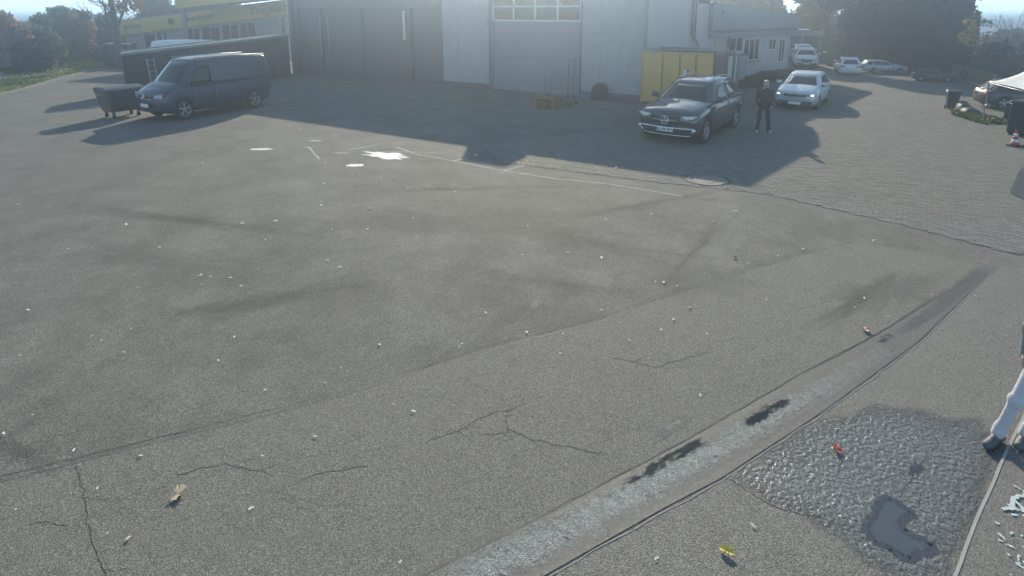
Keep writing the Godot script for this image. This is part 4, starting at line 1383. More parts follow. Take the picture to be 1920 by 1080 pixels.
func build_shop() -> void:
	var l := Vector2(-34.6, -49.7)
	var r := Vector2(-18.85, -48.4)
	var e := (r - l).normalized()
	var yaw := atan2(-e.y, e.x)
	var roll := atan(0.111)
	var s := base("tyre_shop", "white tyre shop with yellow lettered fascia and dark shop windows", "shop", l)
	var bot := func(t: float) -> float: return 2.05 + 0.112 * t
	obj("wall", one(seg(l + e * 1.1, l + e * 15.6, 0, 2.2, 0.3, 0.0, 0.0, 3.85)), mats.wall2, s)
	obj("end_wall", one(seg(l + e * 1.1, l + e * 1.1 + Vector2(0.5, -8), 0, 2.2, 0.3)), mats.wall2, s)
	var f := obj("fascia", one(seg(l + e * 0.45, l + e * 15.8, 2.10, 3.30, 0.35, 0.45, 3.86, 5.06)), mats.fascia, s)
	obj("edge_trim", one(seg(l + e * 0.45, l + e * 15.8, 3.30, 3.37, 0.4, 0.48, 5.06, 5.13)), mats.parapet, f)
	obj("roof", one(seg(l + e * 0.45, l + e * 15.8, 2.6, 2.8, 8.0, 0.09, 4.3, 4.5)), mats.dark_wall, s)
	for w in [[2.53, 3.61, 1], [3.72, 4.24, 1], [4.33, 4.71, 1], [6.5, 7.73, 2], [7.83, 9.57, 2], [9.7, 11.26, 2], [11.31, 12.8, 2]]:
		window(s, l, r, w[0], w[1], 0.35, bot.call(w[0]) - 0.03, w[2], 0.01)
	window(s, l, r, 14.95, 15.5, 0.2, bot.call(14.95) - 0.05, 1, 0.01)
	var o := Vector2(-e.y, e.x)
	var put := func(text: String, t: float, dy: float, size: float, font: Font, m: Material, slant: float, par: Node) -> void:
		var p: Vector2 = l + e * t + o * 0.46
		lettering(text, size, Vector3(p.x, bot.call(t) + dy, p.y) - Vector3(l.x, 0, l.y), yaw, roll, m, par, font, slant)
	var dark := M(0.03, 0.03, 0.05, 0.5)
	put.call("Vergölst", 14.23, 0.66, 0.80, mats.font_serif, dark, 0.25, f)
	put.call("werkstatt", 8.2, 0.70, 0.54, mats.font, dark, 0.0, f)
	put.call("Reifen", 1.9, 0.62, 0.52, mats.font, dark, 0.0, f)
	org = Vector3.ZERO
	var ec := l + e * 5.52 + o * 0.47
	obj("round_badge", one(lathe([Vector2(0.18, -0.01), Vector2(0.18, 0.03), Vector2(0.28, 0.03), Vector2(0.28, -0.01)], 20, Basis(Vector3.RIGHT, PI / 2), Vector3(ec.x - l.x, 3.32, ec.y - l.y)), true, false), dark, f)
	for k in [7.28, 7.6]:
		var p: Vector2 = l + e * k + o * 0.55
		obj("spot_lamp", one(lathe([Vector2(0.001, -0.10), Vector2(0.07, -0.08), Vector2(0.085, 0.04), Vector2(0.001, 0.07)], 10, Basis.IDENTITY, Vector3(p.x - l.x, 2.97, p.y - l.y)), true, false), mats.white, f)
	# canopy on two posts in front of the shop
	var a := Vector2(-26.3, -44.8)
	var b := Vector2(-16.8, -44.5)
	var ce := (b - a).normalized()
	var c := base("canopy", "high yellow edged canopy on pale posts before the tyre shop", "canopy", a)
	obj("fascia", one(seg(a, b, 4.36, 5.0, 0.2, 0.0, 5.33, 6.0)), mats.fascia, c)
	obj("deck", one(seg(a, b, 4.46, 4.60, 3.4, -0.21, 5.4, 5.54)), mats.parapet, c)
	for t0 in [[0.28, 0.26, 4.4], [8.78, 0.52, 5.2]]:
		obj("post", one(seg(a + ce * t0[0], a + ce * (t0[0] + t0[1]), 0, t0[2], 0.22, -0.25)), mats.parapet, c)
	# dark flat roofed shed in front of it
	var p0 := Vector2(-18.96, -27.4)
	var p1 := Vector2(-14.3, -36.25)
	var sd := base("storage_shed", "long dark storage shed with a flat roof edge toned pale as if sunlit behind the van", "shed", p0)
	var bk := Vector2(-0.52, -0.855) * 2.0
	var se := (p1 - p0).normalized()
	for i in 9:
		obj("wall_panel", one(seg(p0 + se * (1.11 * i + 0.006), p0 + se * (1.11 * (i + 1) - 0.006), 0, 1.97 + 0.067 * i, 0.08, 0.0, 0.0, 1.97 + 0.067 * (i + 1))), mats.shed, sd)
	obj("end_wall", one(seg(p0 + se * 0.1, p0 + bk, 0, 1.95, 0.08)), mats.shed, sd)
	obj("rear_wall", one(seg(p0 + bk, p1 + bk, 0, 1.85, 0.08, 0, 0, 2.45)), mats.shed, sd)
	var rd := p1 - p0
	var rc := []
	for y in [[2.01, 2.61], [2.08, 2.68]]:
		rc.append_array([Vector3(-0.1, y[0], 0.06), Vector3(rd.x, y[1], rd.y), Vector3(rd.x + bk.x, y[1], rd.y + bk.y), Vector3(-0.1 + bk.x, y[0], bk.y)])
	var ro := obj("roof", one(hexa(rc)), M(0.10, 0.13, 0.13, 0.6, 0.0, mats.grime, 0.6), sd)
	obj("edge_trim", one(seg(p0 - se * 0.1, p1 + se * 0.1, 1.99, 2.11, 0.05, 0.16, 2.59, 2.71)), mats.shed_edge_lit, ro)  # front roof edge, sunlight painted as a pale strip
	obj("edge_trim", one(seg(p0 + bk * 0.98 - se * 0.1, p1 + bk * 0.98 + se * 0.1, 2.07, 2.14, 0.06, 0.0, 2.67, 2.74)), mats.shed_edge_lit, ro)  # back roof edge, painted sunlit the same way
	# ladder leaning on the shed
	var ld := thing("ladder", "light metal ladder leaning on the dark shed by the van bonnet", "ladder", Vector3(-17.6, 0, -27.6), 1.10)
	for x in [-0.17, 0.17]:
		obj("rail", one(box(Vector3(x, 0.92, -0.14), Vector3(0.045, 1.9, 0.03), Basis(Vector3.RIGHT, -0.12))), mats.alloy, ld)
	for i in 7:
		obj("rung", one(box(Vector3(0, 0.18 + i * 0.26, -0.14 - (i * 0.26 - 0.74) * 0.12), Vector3(0.31, 0.03, 0.03))), mats.alloy, ld)

func build_vehicles() -> void:
	var suv_paint := M(0.026, 0.044, 0.058, 0.22, 0.35)
	suv_paint.clearcoat_enabled = true
	suv_paint.clearcoat = 1.0
	suv_paint.clearcoat_roughness = 0.03
	var van_paint := M(0.014, 0.028, 0.062, 0.25, 0.2)
	van_paint.clearcoat_enabled = true
	van_paint.clearcoat = 1.0
	var silver := M(0.50, 0.55, 0.60, 0.25, 0.35)
	silver.clearcoat_enabled = true
	silver.clearcoat = 1.0
	var white := M(0.74, 0.75, 0.76, 0.3)
	white.clearcoat_enabled = true
	white.clearcoat = 1.0
	var dark := M(0.02, 0.022, 0.024, 0.25)
	dark.clearcoat_enabled = true
	dark.clearcoat = 0.8
	var wag := M(0.40, 0.45, 0.50, 0.3, 0.3)
	wag.clearcoat_enabled = true
	wag.clearcoat = 1.0
	var orange := M(0.62, 0.20, 0.05, 0.4)
	var suv := {"L": 4.71, "W": 1.89, "H": 1.67, "clear": 0.22, "belt": 1.06, "crown": 0.055, "arch": 0.09, "bulge_y": 0.62, "top": [Vector2(2.36, 0.80), Vector2(2.29, 0.88), Vector2(2.1, 0.94), Vector2(1.7, 1.00), Vector2(1.05, 1.08), Vector2(0.8, 1.07), Vector2(-2.2, 1.08), Vector2(-2.36, 0.95)],
		"cowl": 1.16, "roof_f": 0.34, "rear_b": -2.22, "roof_r": -1.62, "cw0": 0.93, "cw1": 0.67, "fo": 0.88, "wb": 2.89, "wr": 0.36, "paint": suv_paint, "spokes": 5, "drl": true,
		"windows": [[Vector2(-0.42, 0.12), Vector2(0.72, 0.10), Vector2(0.08, 0.86), Vector2(-0.44, 0.88)], [Vector2(-1.42, 0.16), Vector2(-0.50, 0.12), Vector2(-0.52, 0.88), Vector2(-1.36, 0.86)], [Vector2(-1.92, 0.34), Vector2(-1.50, 0.20), Vector2(-1.44, 0.84), Vector2(-1.62, 0.80)]],
		"doors": [[Vector2(-0.45, 0.42), Vector2(0.84, 0.42), Vector2(0.84, 0.98), Vector2(-0.45, 0.98)], [Vector2(-0.92, 0.42), Vector2(-0.49, 0.42), Vector2(-0.49, 0.98), Vector2(-1.35, 0.98)]],
		"head": [Vector2(0.50, 0.73), Vector2(0.85, 0.76), Vector2(0.88, 0.85), Vector2(0.47, 0.82)], "tail": [Vector2(0.42, 0.82), Vector2(0.86, 0.80), Vector2(0.86, 0.94), Vector2(0.42, 0.92)],
		"grille": [Vector2(-0.36, 0.57), Vector2(0.36, 0.57), Vector2(0.44, 0.80), Vector2(-0.44, 0.80)], "intake": [Vector2(-0.74, 0.30), Vector2(0.74, 0.30), Vector2(0.80, 0.46), Vector2(-0.80, 0.46)], "slats": [0.5], "rail": mats.alloy}
	var t := car("parked_suv", "dark blue grey SUV with roof rails facing the yard in the shade", "car", Vector3(6.28, 0, -19.05), -0.66, 1.07, suv)
	t.scale.y = 1.12
	emblem(t, 0.69, 0.11, true)
	plate(t, 0.43, "EL·PA 787")
	obj("skid_plate", end_patch([Vector2(-0.86, 0.46), Vector2(0.86, 0.46), Vector2(0.80, 0.50), Vector2(-0.80, 0.50)], 1.0, 0.020, 12, 1), mats.chrome, t)
	for sg in [1.0, -1.0]:
		obj("skid_corner", end_patch([Vector2(sg * 0.70, 0.30), Vector2(sg * 0.86, 0.40), Vector2(sg * 0.88, 0.47), Vector2(sg * 0.80, 0.47)], 1.0, 0.024, 4, 2), mats.chrome, t)
	obj("chin_trim", end_patch([Vector2(-0.72, 0.25), Vector2(0.72, 0.25), Vector2(0.72, 0.28), Vector2(-0.72, 0.28)], 1.0, 0.014, 10, 1), mats.chrome, t)
	var hatch := {"L": 4.25, "W": 1.72, "H": 1.46, "clear": 0.18, "belt": 0.94, "crown": 0.03, "bulge_y": 0.52, "top": [Vector2(2.13, 0.72), Vector2(2.03, 0.80), Vector2(1.6, 0.90), Vector2(1.05, 0.99), Vector2(0.8, 0.95), Vector2(-1.95, 0.97), Vector2(-2.13, 0.84)],
		"cowl": 1.12, "roof_f": 0.22, "rear_b": -2.02, "roof_r": -1.50, "cw0": 0.92, "cw1": 0.70, "fo": 0.84, "wb": 2.56, "wr": 0.31, "paint": silver, "spokes": 7,
		"windows": [[Vector2(-0.36, 0.12), Vector2(0.62, 0.10), Vector2(0.02, 0.86), Vector2(-0.36, 0.88)], [Vector2(-1.40, 0.16), Vector2(-0.44, 0.12), Vector2(-0.44, 0.88), Vector2(-1.28, 0.84)]],
		"doors": [[Vector2(-0.40, 0.34), Vector2(0.80, 0.34), Vector2(0.80, 0.86), Vector2(-0.40, 0.86)], [Vector2(-0.86, 0.34), Vector2(-0.44, 0.34), Vector2(-0.44, 0.86), Vector2(-1.2, 0.86)]],
		"head": [Vector2(0.46, 0.62), Vector2(0.78, 0.62), Vector2(0.80, 0.76), Vector2(0.46, 0.72)], "tail": [Vector2(0.5, 0.70), Vector2(0.78, 0.66), Vector2(0.78, 0.86), Vector2(0.56, 0.84)],
		"grille": [Vector2(-0.42, 0.60), Vector2(0.42, 0.60), Vector2(0.44, 0.71), Vector2(-0.44, 0.71)], "intake": [Vector2(-0.62, 0.26), Vector2(0.62, 0.26), Vector2(0.66, 0.40), Vector2(-0.66, 0.40)], "slats": [0.92]}
	t = car("parked_hatchback", "pale blue silver hatchback parked behind the person in black", "car", Vector3(13.08, 0, -24.95), -0.635, 0.985, hatch)
	var glow := M(0.9, 0.9, 0.88, 0.2)
	glow.emission_enabled = true
	glow.emission = Color(1, 0.97, 0.9)
	glow.emission_energy_multiplier = 1.6
	for sg in [1.0, -1.0]:
		obj("lit_headlamp", end_patch([Vector2(sg * 0.60, 0.65), Vector2(sg * 0.72, 0.65), Vector2(sg * 0.72, 0.72), Vector2(sg * 0.60, 0.71)], 1.0, 0.022, 3, 2), glow, t)
	emblem(t, 0.76, 0.055, false)
	plate(t, 0.33, "")
	var van := {"L": 4.9, "W": 1.9, "H": 1.97, "clear": 0.22, "belt": 1.13, "crown": 0.03, "arch": 0.03, "bulge_y": 0.60, "top": [Vector2(2.45, 0.86), Vector2(2.36, 0.94), Vector2(1.95, 1.10), Vector2(1.62, 1.18), Vector2(1.4, 1.14), Vector2(-2.36, 1.14), Vector2(-2.45, 1.08)],
		"cowl": 1.74, "roof_f": 0.98, "rear_b": -2.42, "roof_r": -2.30, "cw0": 0.96, "cw1": 0.80, "fo": 0.91, "wb": 3.0, "wr": 0.34, "paint": van_paint, "spokes": 5, "rw0": 0.2,
		"windows": [[Vector2(0.36, 0.08), Vector2(1.36, 0.06), Vector2(0.80, 0.80), Vector2(0.36, 0.82)]],
		"doors": [[Vector2(0.32, 0.36), Vector2(1.12, 0.36), Vector2(1.12, 1.02), Vector2(0.32, 1.02)], [Vector2(-0.92, 0.36), Vector2(0.26, 0.36), Vector2(0.26, 1.02), Vector2(-0.92, 1.02)]],
		"head": [Vector2(0.50, 0.74), Vector2(0.86, 0.72), Vector2(0.86, 0.92), Vector2(0.52, 0.86)], "tail": [Vector2(0.80, 0.66), Vector2(0.90, 0.66), Vector2(0.90, 1.04), Vector2(0.80, 1.04)],
		"grille": [Vector2(-0.48, 0.72), Vector2(0.48, 0.72), Vector2(0.50, 0.84), Vector2(-0.50, 0.84)], "intake": [Vector2(-0.66, 0.30), Vector2(0.66, 0.30), Vector2(0.70, 0.46), Vector2(-0.70, 0.46)], "slats": [0.08]}
	t = car("parked_van", "dark navy van with side windows parked before the dark shed", "van", Vector3(-12.62, 0, -23.05), -0.50, 1.03, van)
	t.scale.y = 1.17
	emblem(t, 0.80, 0.075, false)
	plate(t, 0.52, "")
	for sg in [1.0, -1.0]:
		obj("roof_edge", one(tube([Vector3(sg * 0.70, 1.955, 0.85), Vector3(sg * 0.72, 1.965, -0.7), Vector3(sg * 0.71, 1.955, -2.22)], [0.022, 0.022, 0.022], 6), true, false), mats.steel, t)
	var van2 := van.duplicate()
	van2.paint = orange
	van2.roof_paint = white
	van2.windows = [van.windows[0]]
	t = car("parked_van", "orange van with a white roof showing above the dark shed roof", "van", Vector3(-21.3, 0, -38.2), 1.50, 1.15, van2)
	var w2 := suv.duplicate()
	w2.paint = white
	w2.drl = false
	t = car("parked_suv", "white SUV facing the yard at the end of the office annex", "car", Vector3(22.5, 0, -43.2), -0.42, 0.86, w2, "")
	plate(t, 0.43, "")
	t = car("parked_suv", "white SUV seen from behind under the dark trees", "car", Vector3(22.65, 0, -37.9), 2.72, 0.70, w2, "")
	plate(t, 0.62, "", -1.0)
	var wg := hatch.duplicate()
	wg.L = 4.7
	wg.paint = wag
	wg.rear_b = -2.28
	wg.roof_r = -1.86
	wg.windows = [hatch.windows[0], [Vector2(-1.2, 0.14), Vector2(-0.44, 0.12), Vector2(-0.44, 0.88), Vector2(-1.2, 0.86)], [Vector2(-1.85, 0.16), Vector2(-1.28, 0.14), Vector2(-1.28, 0.86), Vector2(-1.66, 0.82)]]
	car("parked_estate_car", "silver estate car parked side on below the hedge", "car", Vector3(25.5, 0, -38.6), 1.30, 0.60, wg)
	var dk := hatch.duplicate()
	dk.paint = dark
	car("parked_hatchback", "black car half hidden in the hedge shade beyond the wheelie bin", "car", Vector3(25.35, 0, -33.7), 1.15, 0.52, dk)
	var dk2 := suv.duplicate()
	dk2.paint = dark
	dk2.drl = false
	car("parked_suv", "black SUV standing behind the white tent", "car", Vector3(22.0, 0, -23.9), 1.35, 0.72, dk2)
	var w3 := hatch.duplicate()
	w3.paint = white
	car("parked_hatchback", "white car in the garage bay behind the white SUV", "car", Vector3(25.0, 0, -48.6), -0.3, 0.98, w3)

func build_yard_things() -> void:
	# four wheeled refuse bin by the shed corner
	var b := thing("refuse_bin", "grey four wheeled refuse bin at the corner of the dark shed", "refuse bin", Vector3(-15.45, 0, -21.9), 1.02)
	var pr := []
	for k in [[0.26, 0.53, 0.36], [0.40, 0.56, 0.40], [0.98, 0.66, 0.50], [1.06, 0.67, 0.51]]:
		var ring := PackedVector3Array()
		for c in [[-1, -1], [0, -1.03], [1, -1], [1.02, 0], [1, 1], [0, 1.03], [-1, 1], [-1.02, 0]]:
			ring.append(Vector3(c[0] * k[1], k[0], c[1] * k[2]))
		pr.append(ring)
	obj("body", one(loft(pr)), mats.bin, b)
	var lid := []
	for i in 9:
		var a := PI * i / 8.0
		lid.append(Vector2(-cos(a) * 0.54, sin(a) * 0.17 + 1.07))
	var lr := []
	for x in [-0.70, 0.70]:
		var ring := PackedVector3Array()
		for p in lid:
			ring.append(Vector3(x, p.y, p.x))
		lr.append(ring)
	obj("lid", one(loft(lr), false, false), mats.bin, b)
	for x in [-0.71, 0.71]:
		obj("handle", one(tube([Vector3(x, 0.95, -0.22), Vector3(x * 1.06, 0.95, -0.18), Vector3(x * 1.06, 0.95, 0.18), Vector3(x, 0.95, 0.22)], [0.018, 0.018, 0.018, 0.018], 6), true, false), mats.steel, b)
		for z in [-0.30, 0.30]:
			var w := obj("wheel", one(lathe([Vector2(0.03, -0.025), Vector2(0.10, -0.025), Vector2(0.10, 0.025), Vector2(0.03, 0.025)], 14, Basis(Vector3.BACK, PI / 2), Vector3(x * 0.62, 0.10, z)), true, false), mats.rubber, b)
			obj("fork", one(box(Vector3(x * 0.62, 0.20, z), Vector3(0.09, 0.16, 0.05), Basis(Vector3.RIGHT, 0.2))), mats.steel, w)
	for x in [-0.42, 0.0, 0.42]:
		obj("rib", one(hexa([Vector3(x - 0.03, 0.3, 0.40), Vector3(x + 0.03, 0.3, 0.40), Vector3(x + 0.03, 0.3, 0.34), Vector3(x - 0.03, 0.3, 0.34), Vector3(x - 0.03, 0.98, 0.545), Vector3(x + 0.03, 0.98, 0.545), Vector3(x + 0.03, 0.98, 0.48), Vector3(x - 0.03, 0.98, 0.48)])), mats.bin, b)
	# yellow container box at the hall corner
	var p0 := Vector2(5.95, -25.35)
	var p1 := Vector2(8.5, -23.72)
	var w3 := Vector2(10.0, -25.4)
	var c := base("yellow_container", "yellow walled container box in front of the hall corner", "container", p0)
	var e := (p1 - p0).normalized()
	var len := p0.distance_to(p1)
	var bk := w3 - p1
	var poly := V([])
	for p in [p0, p1, p1 + bk, p0 + bk]:
		poly.append(p - p0 + Vector2(0.3, -0.5) * 0.14)
	obj("body", one(slab(poly, 0.05, 2.32), false, false), mats.yellow, c)
	for i in 4:
		var t0: float = [0.0, 0.30, 0.55, 0.78][i]
		var t1: float = [0.28, 0.53, 0.76, 1.0][i]
		obj("panel", one(seg(p0 + e * len * t0, p0 + e * len * t1 - e * 0.02, 0.08, 2.24, 0.05, 0.012)), mats.yellow, c)
	obj("top_rail", one(seg(p0, p1, 2.26, 2.36, 0.08, 0.03)), M(0.45, 0.34, 0.14, 0.6), c)
	obj("corner_post", one(seg(p0 - e * 0.10, p0 - e * 0.01, 0, 2.36, 0.09, 0.02)), M(0.50, 0.33, 0.06, 0.6), c)
	var rf := V([])
	for p in [p0 + e * 0.6 - e * 0.1, p1, p1 + bk * 0.75, p0 + bk * 0.8]:
		rf.append(p - p0)
	obj("roof_sheet", one(slab(rf, 2.40, 2.47), false, false), mats.pipe, c)
	obj("side_frame", one(seg(p1 + bk * 0.03, p1 + bk, 0.06, 2.30, 0.04, 0.05)), M(0.10, 0.085, 0.08, 0.8, 0.0, mats.streak, 1.0), c)
	obj("side_rail", one(seg(p1, p1 + bk, 2.30, 2.38, 0.06, 0.07)), mats.pipe, c)
	var sg := base("sign_plate", "small white notice on the yellow container", "sign", p0 + e * len * 0.62)
	obj("plate", one(seg(p0 + e * len * 0.60, p0 + e * len * 0.645, 1.34, 1.60, 0.02, 0.035)), mats.white, sg)
	obj("holder", one(seg(p0 + e * len * 0.645, p0 + e * len * 0.665, 1.33, 1.62, 0.03, 0.04)), mats.black, sg)
	var bo := base("leaning_board", "pale board standing against the dark side of the yellow container", "board", p1 + bk * 0.75)
	obj("sheet", one(seg(p1 + bk * 0.62, p1 + bk * 0.84, 0.9, 2.15, 0.03, 0.10)), M(0.42, 0.40, 0.33, 0.8), bo)
	org = Vector3.ZERO
	var po := thing("white_pole", "thin white pole leaning beside the yellow container", "pole", Vector3(9.92, 0, -25.05))
	obj("shaft", one(tube([Vector3(0.02, 0, 0.12), Vector3(0.03, 1.2, 0.08), Vector3(0.06, 2.15, 0.02)], [0.022, 0.022, 0.022], 8), true, false), mats.white, po)
	obj("cap", one(box(Vector3(0.06, 2.16, 0.02), Vector3(0.06, 0.05, 0.06), Basis.IDENTITY, 0.01)), mats.steel, po)
	# clutter before the gate
	var pl := thing("pallet_stack", "orange brown wooden pallets stacked before the tall gate", "pallet stack", Vector3(1.55, 0, -23.9), -0.54)
	for i in 3:
		for j in 5:
			obj("plank", one(box(Vector3(0, 0.13 + i * 0.15, -0.34 + j * 0.17), Vector3(1.0, 0.022, 0.11))), mats.pallet, pl)
		for j in 3:
			obj("block", one(box(Vector3(-0.42 + j * 0.42, 0.06 + i * 0.15, 0), Vector3(0.10, 0.10, 0.78))), mats.pallet, pl)
	var tr := thing("cage_trolley", "open metal cage trolley standing by the right edge of the gate", "trolley", Vector3(2.35, 0, -24.9), -0.54)
	for x in [-0.85, 0.45]:
		for z in [-0.3, 0.3]:
			obj("upright", one(box(Vector3(x, 0.68, z), Vector3(0.04, 1.16, 0.04))), mats.pipe, tr)
			obj("wheel", one(lathe([Vector2(0.02, -0.02), Vector2(0.06, -0.02), Vector2(0.06, 0.02), Vector2(0.02, 0.02)], 10, Basis(Vector3.BACK, PI / 2), Vector3(x, 0.06, z)), true, false), mats.rubber, tr)
	for y in [0.16, 0.7, 1.22]:
		for z in [-0.3, 0.3]:
			obj("rail", one(box(Vector3(-0.2, y, z), Vector3(1.26, 0.035, 0.035))), mats.pipe, tr)
	for i in 9:
		obj("bar", one(box(Vector3(-0.76 + i * 0.14, 0.69, 0.3), Vector3(0.012, 1.04, 0.012))), mats.pipe, tr)
	obj("deck", one(box(Vector3(-0.2, 0.15, 0), Vector3(1.26, 0.03, 0.56))), mats.dark_wall, tr)
	var gk := 0
	for k in [[2.92, -26.55, 1.95, "middle one of three dark metal rods against the hall wall"], [3.20, -26.4, 1.98, "dark metal rod by the hall wall nearest to the tyre"], [2.66, -26.7, 1.90, "dark metal rod by the hall wall nearest to the trolley"]]:
		var rd := thing("metal_rod", k[3], "rod", Vector3(k[0], 0, k[1]), 0.0)
		obj("shaft", one(tube([Vector3(0, 0, 0.1), Vector3(0.03, k[2] * 0.5, 0.0), Vector3(0.06, k[2], -0.1)], [0.022, 0.022, 0.022], 6), true, false), mats.trim, rd)
		obj("end_plate", one(box(Vector3(0, 0.01, 0.1), Vector3(0.12, 0.02, 0.12))), mats.trim, rd)
		gk += 1
	var ty := thing("spare_tyre", "black tyre standing on edge against the hall wall", "tyre", Vector3(4.15, 0.40, -26.3), 1.03)
	obj("tyre", one(lathe([Vector2(0.24, -0.10), Vector2(0.34, -0.12), Vector2(0.40, -0.07), Vector2(0.40, 0.07), Vector2(0.34, 0.12), Vector2(0.24, 0.10)], 26, Basis(Vector3.BACK, PI / 2)), true, false), mats.rubber, ty)
	obj("hub", one(lathe([Vector2(0.001, -0.04), Vector2(0.24, -0.06), Vector2(0.24, 0.06), Vector2(0.001, 0.04)], 20, Basis(Vector3.BACK, PI / 2)), true, false), mats.steel, ty)
	var cr := thing("blue_crate", "dull blue plastic crate beside the tyre at the wall", "crate", Vector3(3.5, 0, -26.2), -0.54)
	obj("bottom", one(box(Vector3(0, 0.03, 0), Vector3(0.6, 0.04, 0.4))), M(0.07, 0.11, 0.20, 0.5), cr)
	for s in [-1, 1]:
		obj("side", one(box(Vector3(s * 0.29, 0.20, 0), Vector3(0.025, 0.32, 0.4))), M(0.07, 0.11, 0.20, 0.5), cr)
		obj("side", one(box(Vector3(0, 0.20, s * 0.19), Vector3(0.555, 0.32, 0.025))), M(0.07, 0.11, 0.20, 0.5), cr)
	# dark box container far left
	var dc := thing("green_container", "dark green storage container beside the bare tree", "container", Vector3(-30.2, 0, -43.6), 0.3)
	dc.scale = Vector3.ONE * 0.86
	obj("body", one(box(Vector3(0, 1.0, 0), Vector3(1.9, 1.95, 2.4), Basis.IDENTITY, 0.02)), M(0.03, 0.04, 0.04, 0.7, 0.0, mats.streak, 0.8), dc)
	for i in 7:
		obj("rib", one(box(Vector3(-0.84 + i * 0.28, 1.0, 1.215), Vector3(0.12, 1.85, 0.04))), M(0.03, 0.04, 0.04, 0.7), dc)
	obj("roof", one(box(Vector3(0, 2.0, 0), Vector3(2.0, 0.06, 2.5))), M(0.12, 0.13, 0.13, 0.7), dc)
	# right: wheelie bin, tarp heap, tent, boxes, cones, fence
	var wb := thing("wheelie_bin", "black wheelie bin standing alone at the edge of the paving", "refuse bin", Vector3(18.74, 0, -23.6), -0.5)
	var rings := []
	for k in [[0.05, 0.165, 0.17], [0.16, 0.18, 0.19], [0.70, 0.215, 0.235], [0.74, 0.235, 0.25]]:
		var ring := PackedVector3Array()
		for cc in [[-1, -1], [1, -1], [1, 1], [-1, 1]]:
			ring.append(Vector3(cc[0] * k[1], k[0], cc[1] * k[2]))
		rings.append(ring)
	obj("body", one(loft(rings)), mats.dark_plastic, wb)
	obj("lid", one(hexa([Vector3(-0.25, 0.745, -0.27), Vector3(0.25, 0.745, -0.27), Vector3(0.25, 0.745, 0.28), Vector3(-0.25, 0.745, 0.28), Vector3(-0.22, 0.83, -0.24), Vector3(0.22, 0.83, -0.24), Vector3(0.22, 0.80, 0.24), Vector3(-0.22, 0.80, 0.24)])), mats.dark_plastic, wb)
	obj("handle", one(tube([Vector3(-0.2, 0.76, -0.30), Vector3(0, 0.76, -0.33), Vector3(0.2, 0.76, -0.30)], [0.015, 0.015, 0.015], 6), true, false), mats.dark_plastic, wb)
	for s in [-1, 1]:
		obj("wheel", one(lathe([Vector2(0.02, -0.02), Vector2(0.085, -0.02), Vector2(0.085, 0.02), Vector2(0.02, 0.02)], 14, Basis(Vector3.BACK, PI / 2), Vector3(s * 0.19, 0.085, -0.18)), true, false), mats.rubber, wb)
	var hp := obj("tarp_heap", one(skin([[Vector3(18.55, 0.05, -22.75), Vector3(18.35, 0.05, -22.1), 0.26, 0.22], [Vector3(18.62, 0.26, -22.85), Vector3(18.5, 0.22, -22.6), 0.22, 0.20], [Vector3(18.9, 0.0, -22.9), Vector3(18.7, 0.0, -22.3), 0.24, 0.22], [Vector3(18.3, 0.0, -21.95), Vector3(18.35, 0.08, -22.2), 0.12, 0.16]], 0.035, 0.12), true, false), M(0.022, 0.024, 0.026, 0.6))
	tag(hp, "black covered heap lying beside the wheelie bin", "heap")
	var tent := thing("party_tent", "white peaked tent canopy on thin metal poles", "tent", Vector3(18.9, 0, -19.0))
	var co := [Vector3(-1.14, 1.50, -1.77), Vector3(-2.0, 1.46, 1.2), Vector3(1.0, 1.5, 1.8), Vector3(1.9, 1.5, -1.0)]
	var apex := Vector3(0.0, 3.1, 0.0)
	var ct := PackedVector3Array()
	for i in 4:
		var A: Vector3 = co[i]
		var B: Vector3 = co[(i + 1) % 4]
		var at := func(u: float, v: float) -> Vector3:
			var edge := A.lerp(B, u)
			var p := edge.lerp(apex, v)
			p.y -= 0.30 * sin(PI * v) * (1.0 - 0.35 * v)
			p += (apex - edge) * Vector3(1, 0, 1) * 0.10 * sin(PI * u) * (1.0 - v)
			return p
		for x in 8:
			for y in 8:
				var fs := [at.call(x / 8.0, y / 8.0), at.call((x + 1) / 8.0, y / 8.0), at.call((x + 1) / 8.0, (y + 1) / 8.0), at.call(x / 8.0, (y + 1) / 8.0)]
				q(ct, fs[0], fs[1], fs[2], fs[3])
	obj("canopy", one(ct, true, false, Vector3(0, 1, 0)), mats.canvas, tent)
	for i in 4:
		var A: Vector3 = co[i]
		var B: Vector3 = co[(i + 1) % 4]
		obj("pole", one(box(Vector3(A.x, 0.75, A.z), Vector3(0.035, 1.5, 0.035))), mats.steel, tent)
		obj("edge_rail", one(tube([A - Vector3(0, 0.03, 0), A.lerp(B, 0.5) - Vector3(0, 0.03, 0), B - Vector3(0, 0.03, 0)], [0.018, 0.018, 0.018], 6), true, false), mats.steel, tent)
	obj("pole_weight", one(lathe([Vector2(0.001, -0.03), Vector2(0.085, -0.03), Vector2(0.085, 0.03), Vector2(0.001, 0.03)], 14, Basis(Vector3.RIGHT, PI / 2), Vector3(-1.10, 0.62, -1.70)), true, false), mats.steel, tent)
	var bx := thing("black_crate", "black box with a pale metal rim standing under the tent edge", "box", Vector3(18.95, 0, -20.75), 0.55)
	obj("body", one(box(Vector3(0, 0.36, 0), Vector3(0.62, 0.68, 0.5), Basis.IDENTITY, 0.015)), mats.dark_plastic, bx)
	for s in [-1, 1]:
		obj("rim", one(box(Vector3(0, 0.72, s * 0.24), Vector3(0.66, 0.035, 0.035))), mats.alloy, bx)
		obj("rim", one(box(Vector3(s * 0.315, 0.72, 0), Vector3(0.035, 0.034, 0.445))), mats.alloy, bx)
	var bb := thing("black_container_bin", "big black lidded bin behind the striped cones", "refuse bin", Vector3(17.25, 0, -18.35), 0.5)
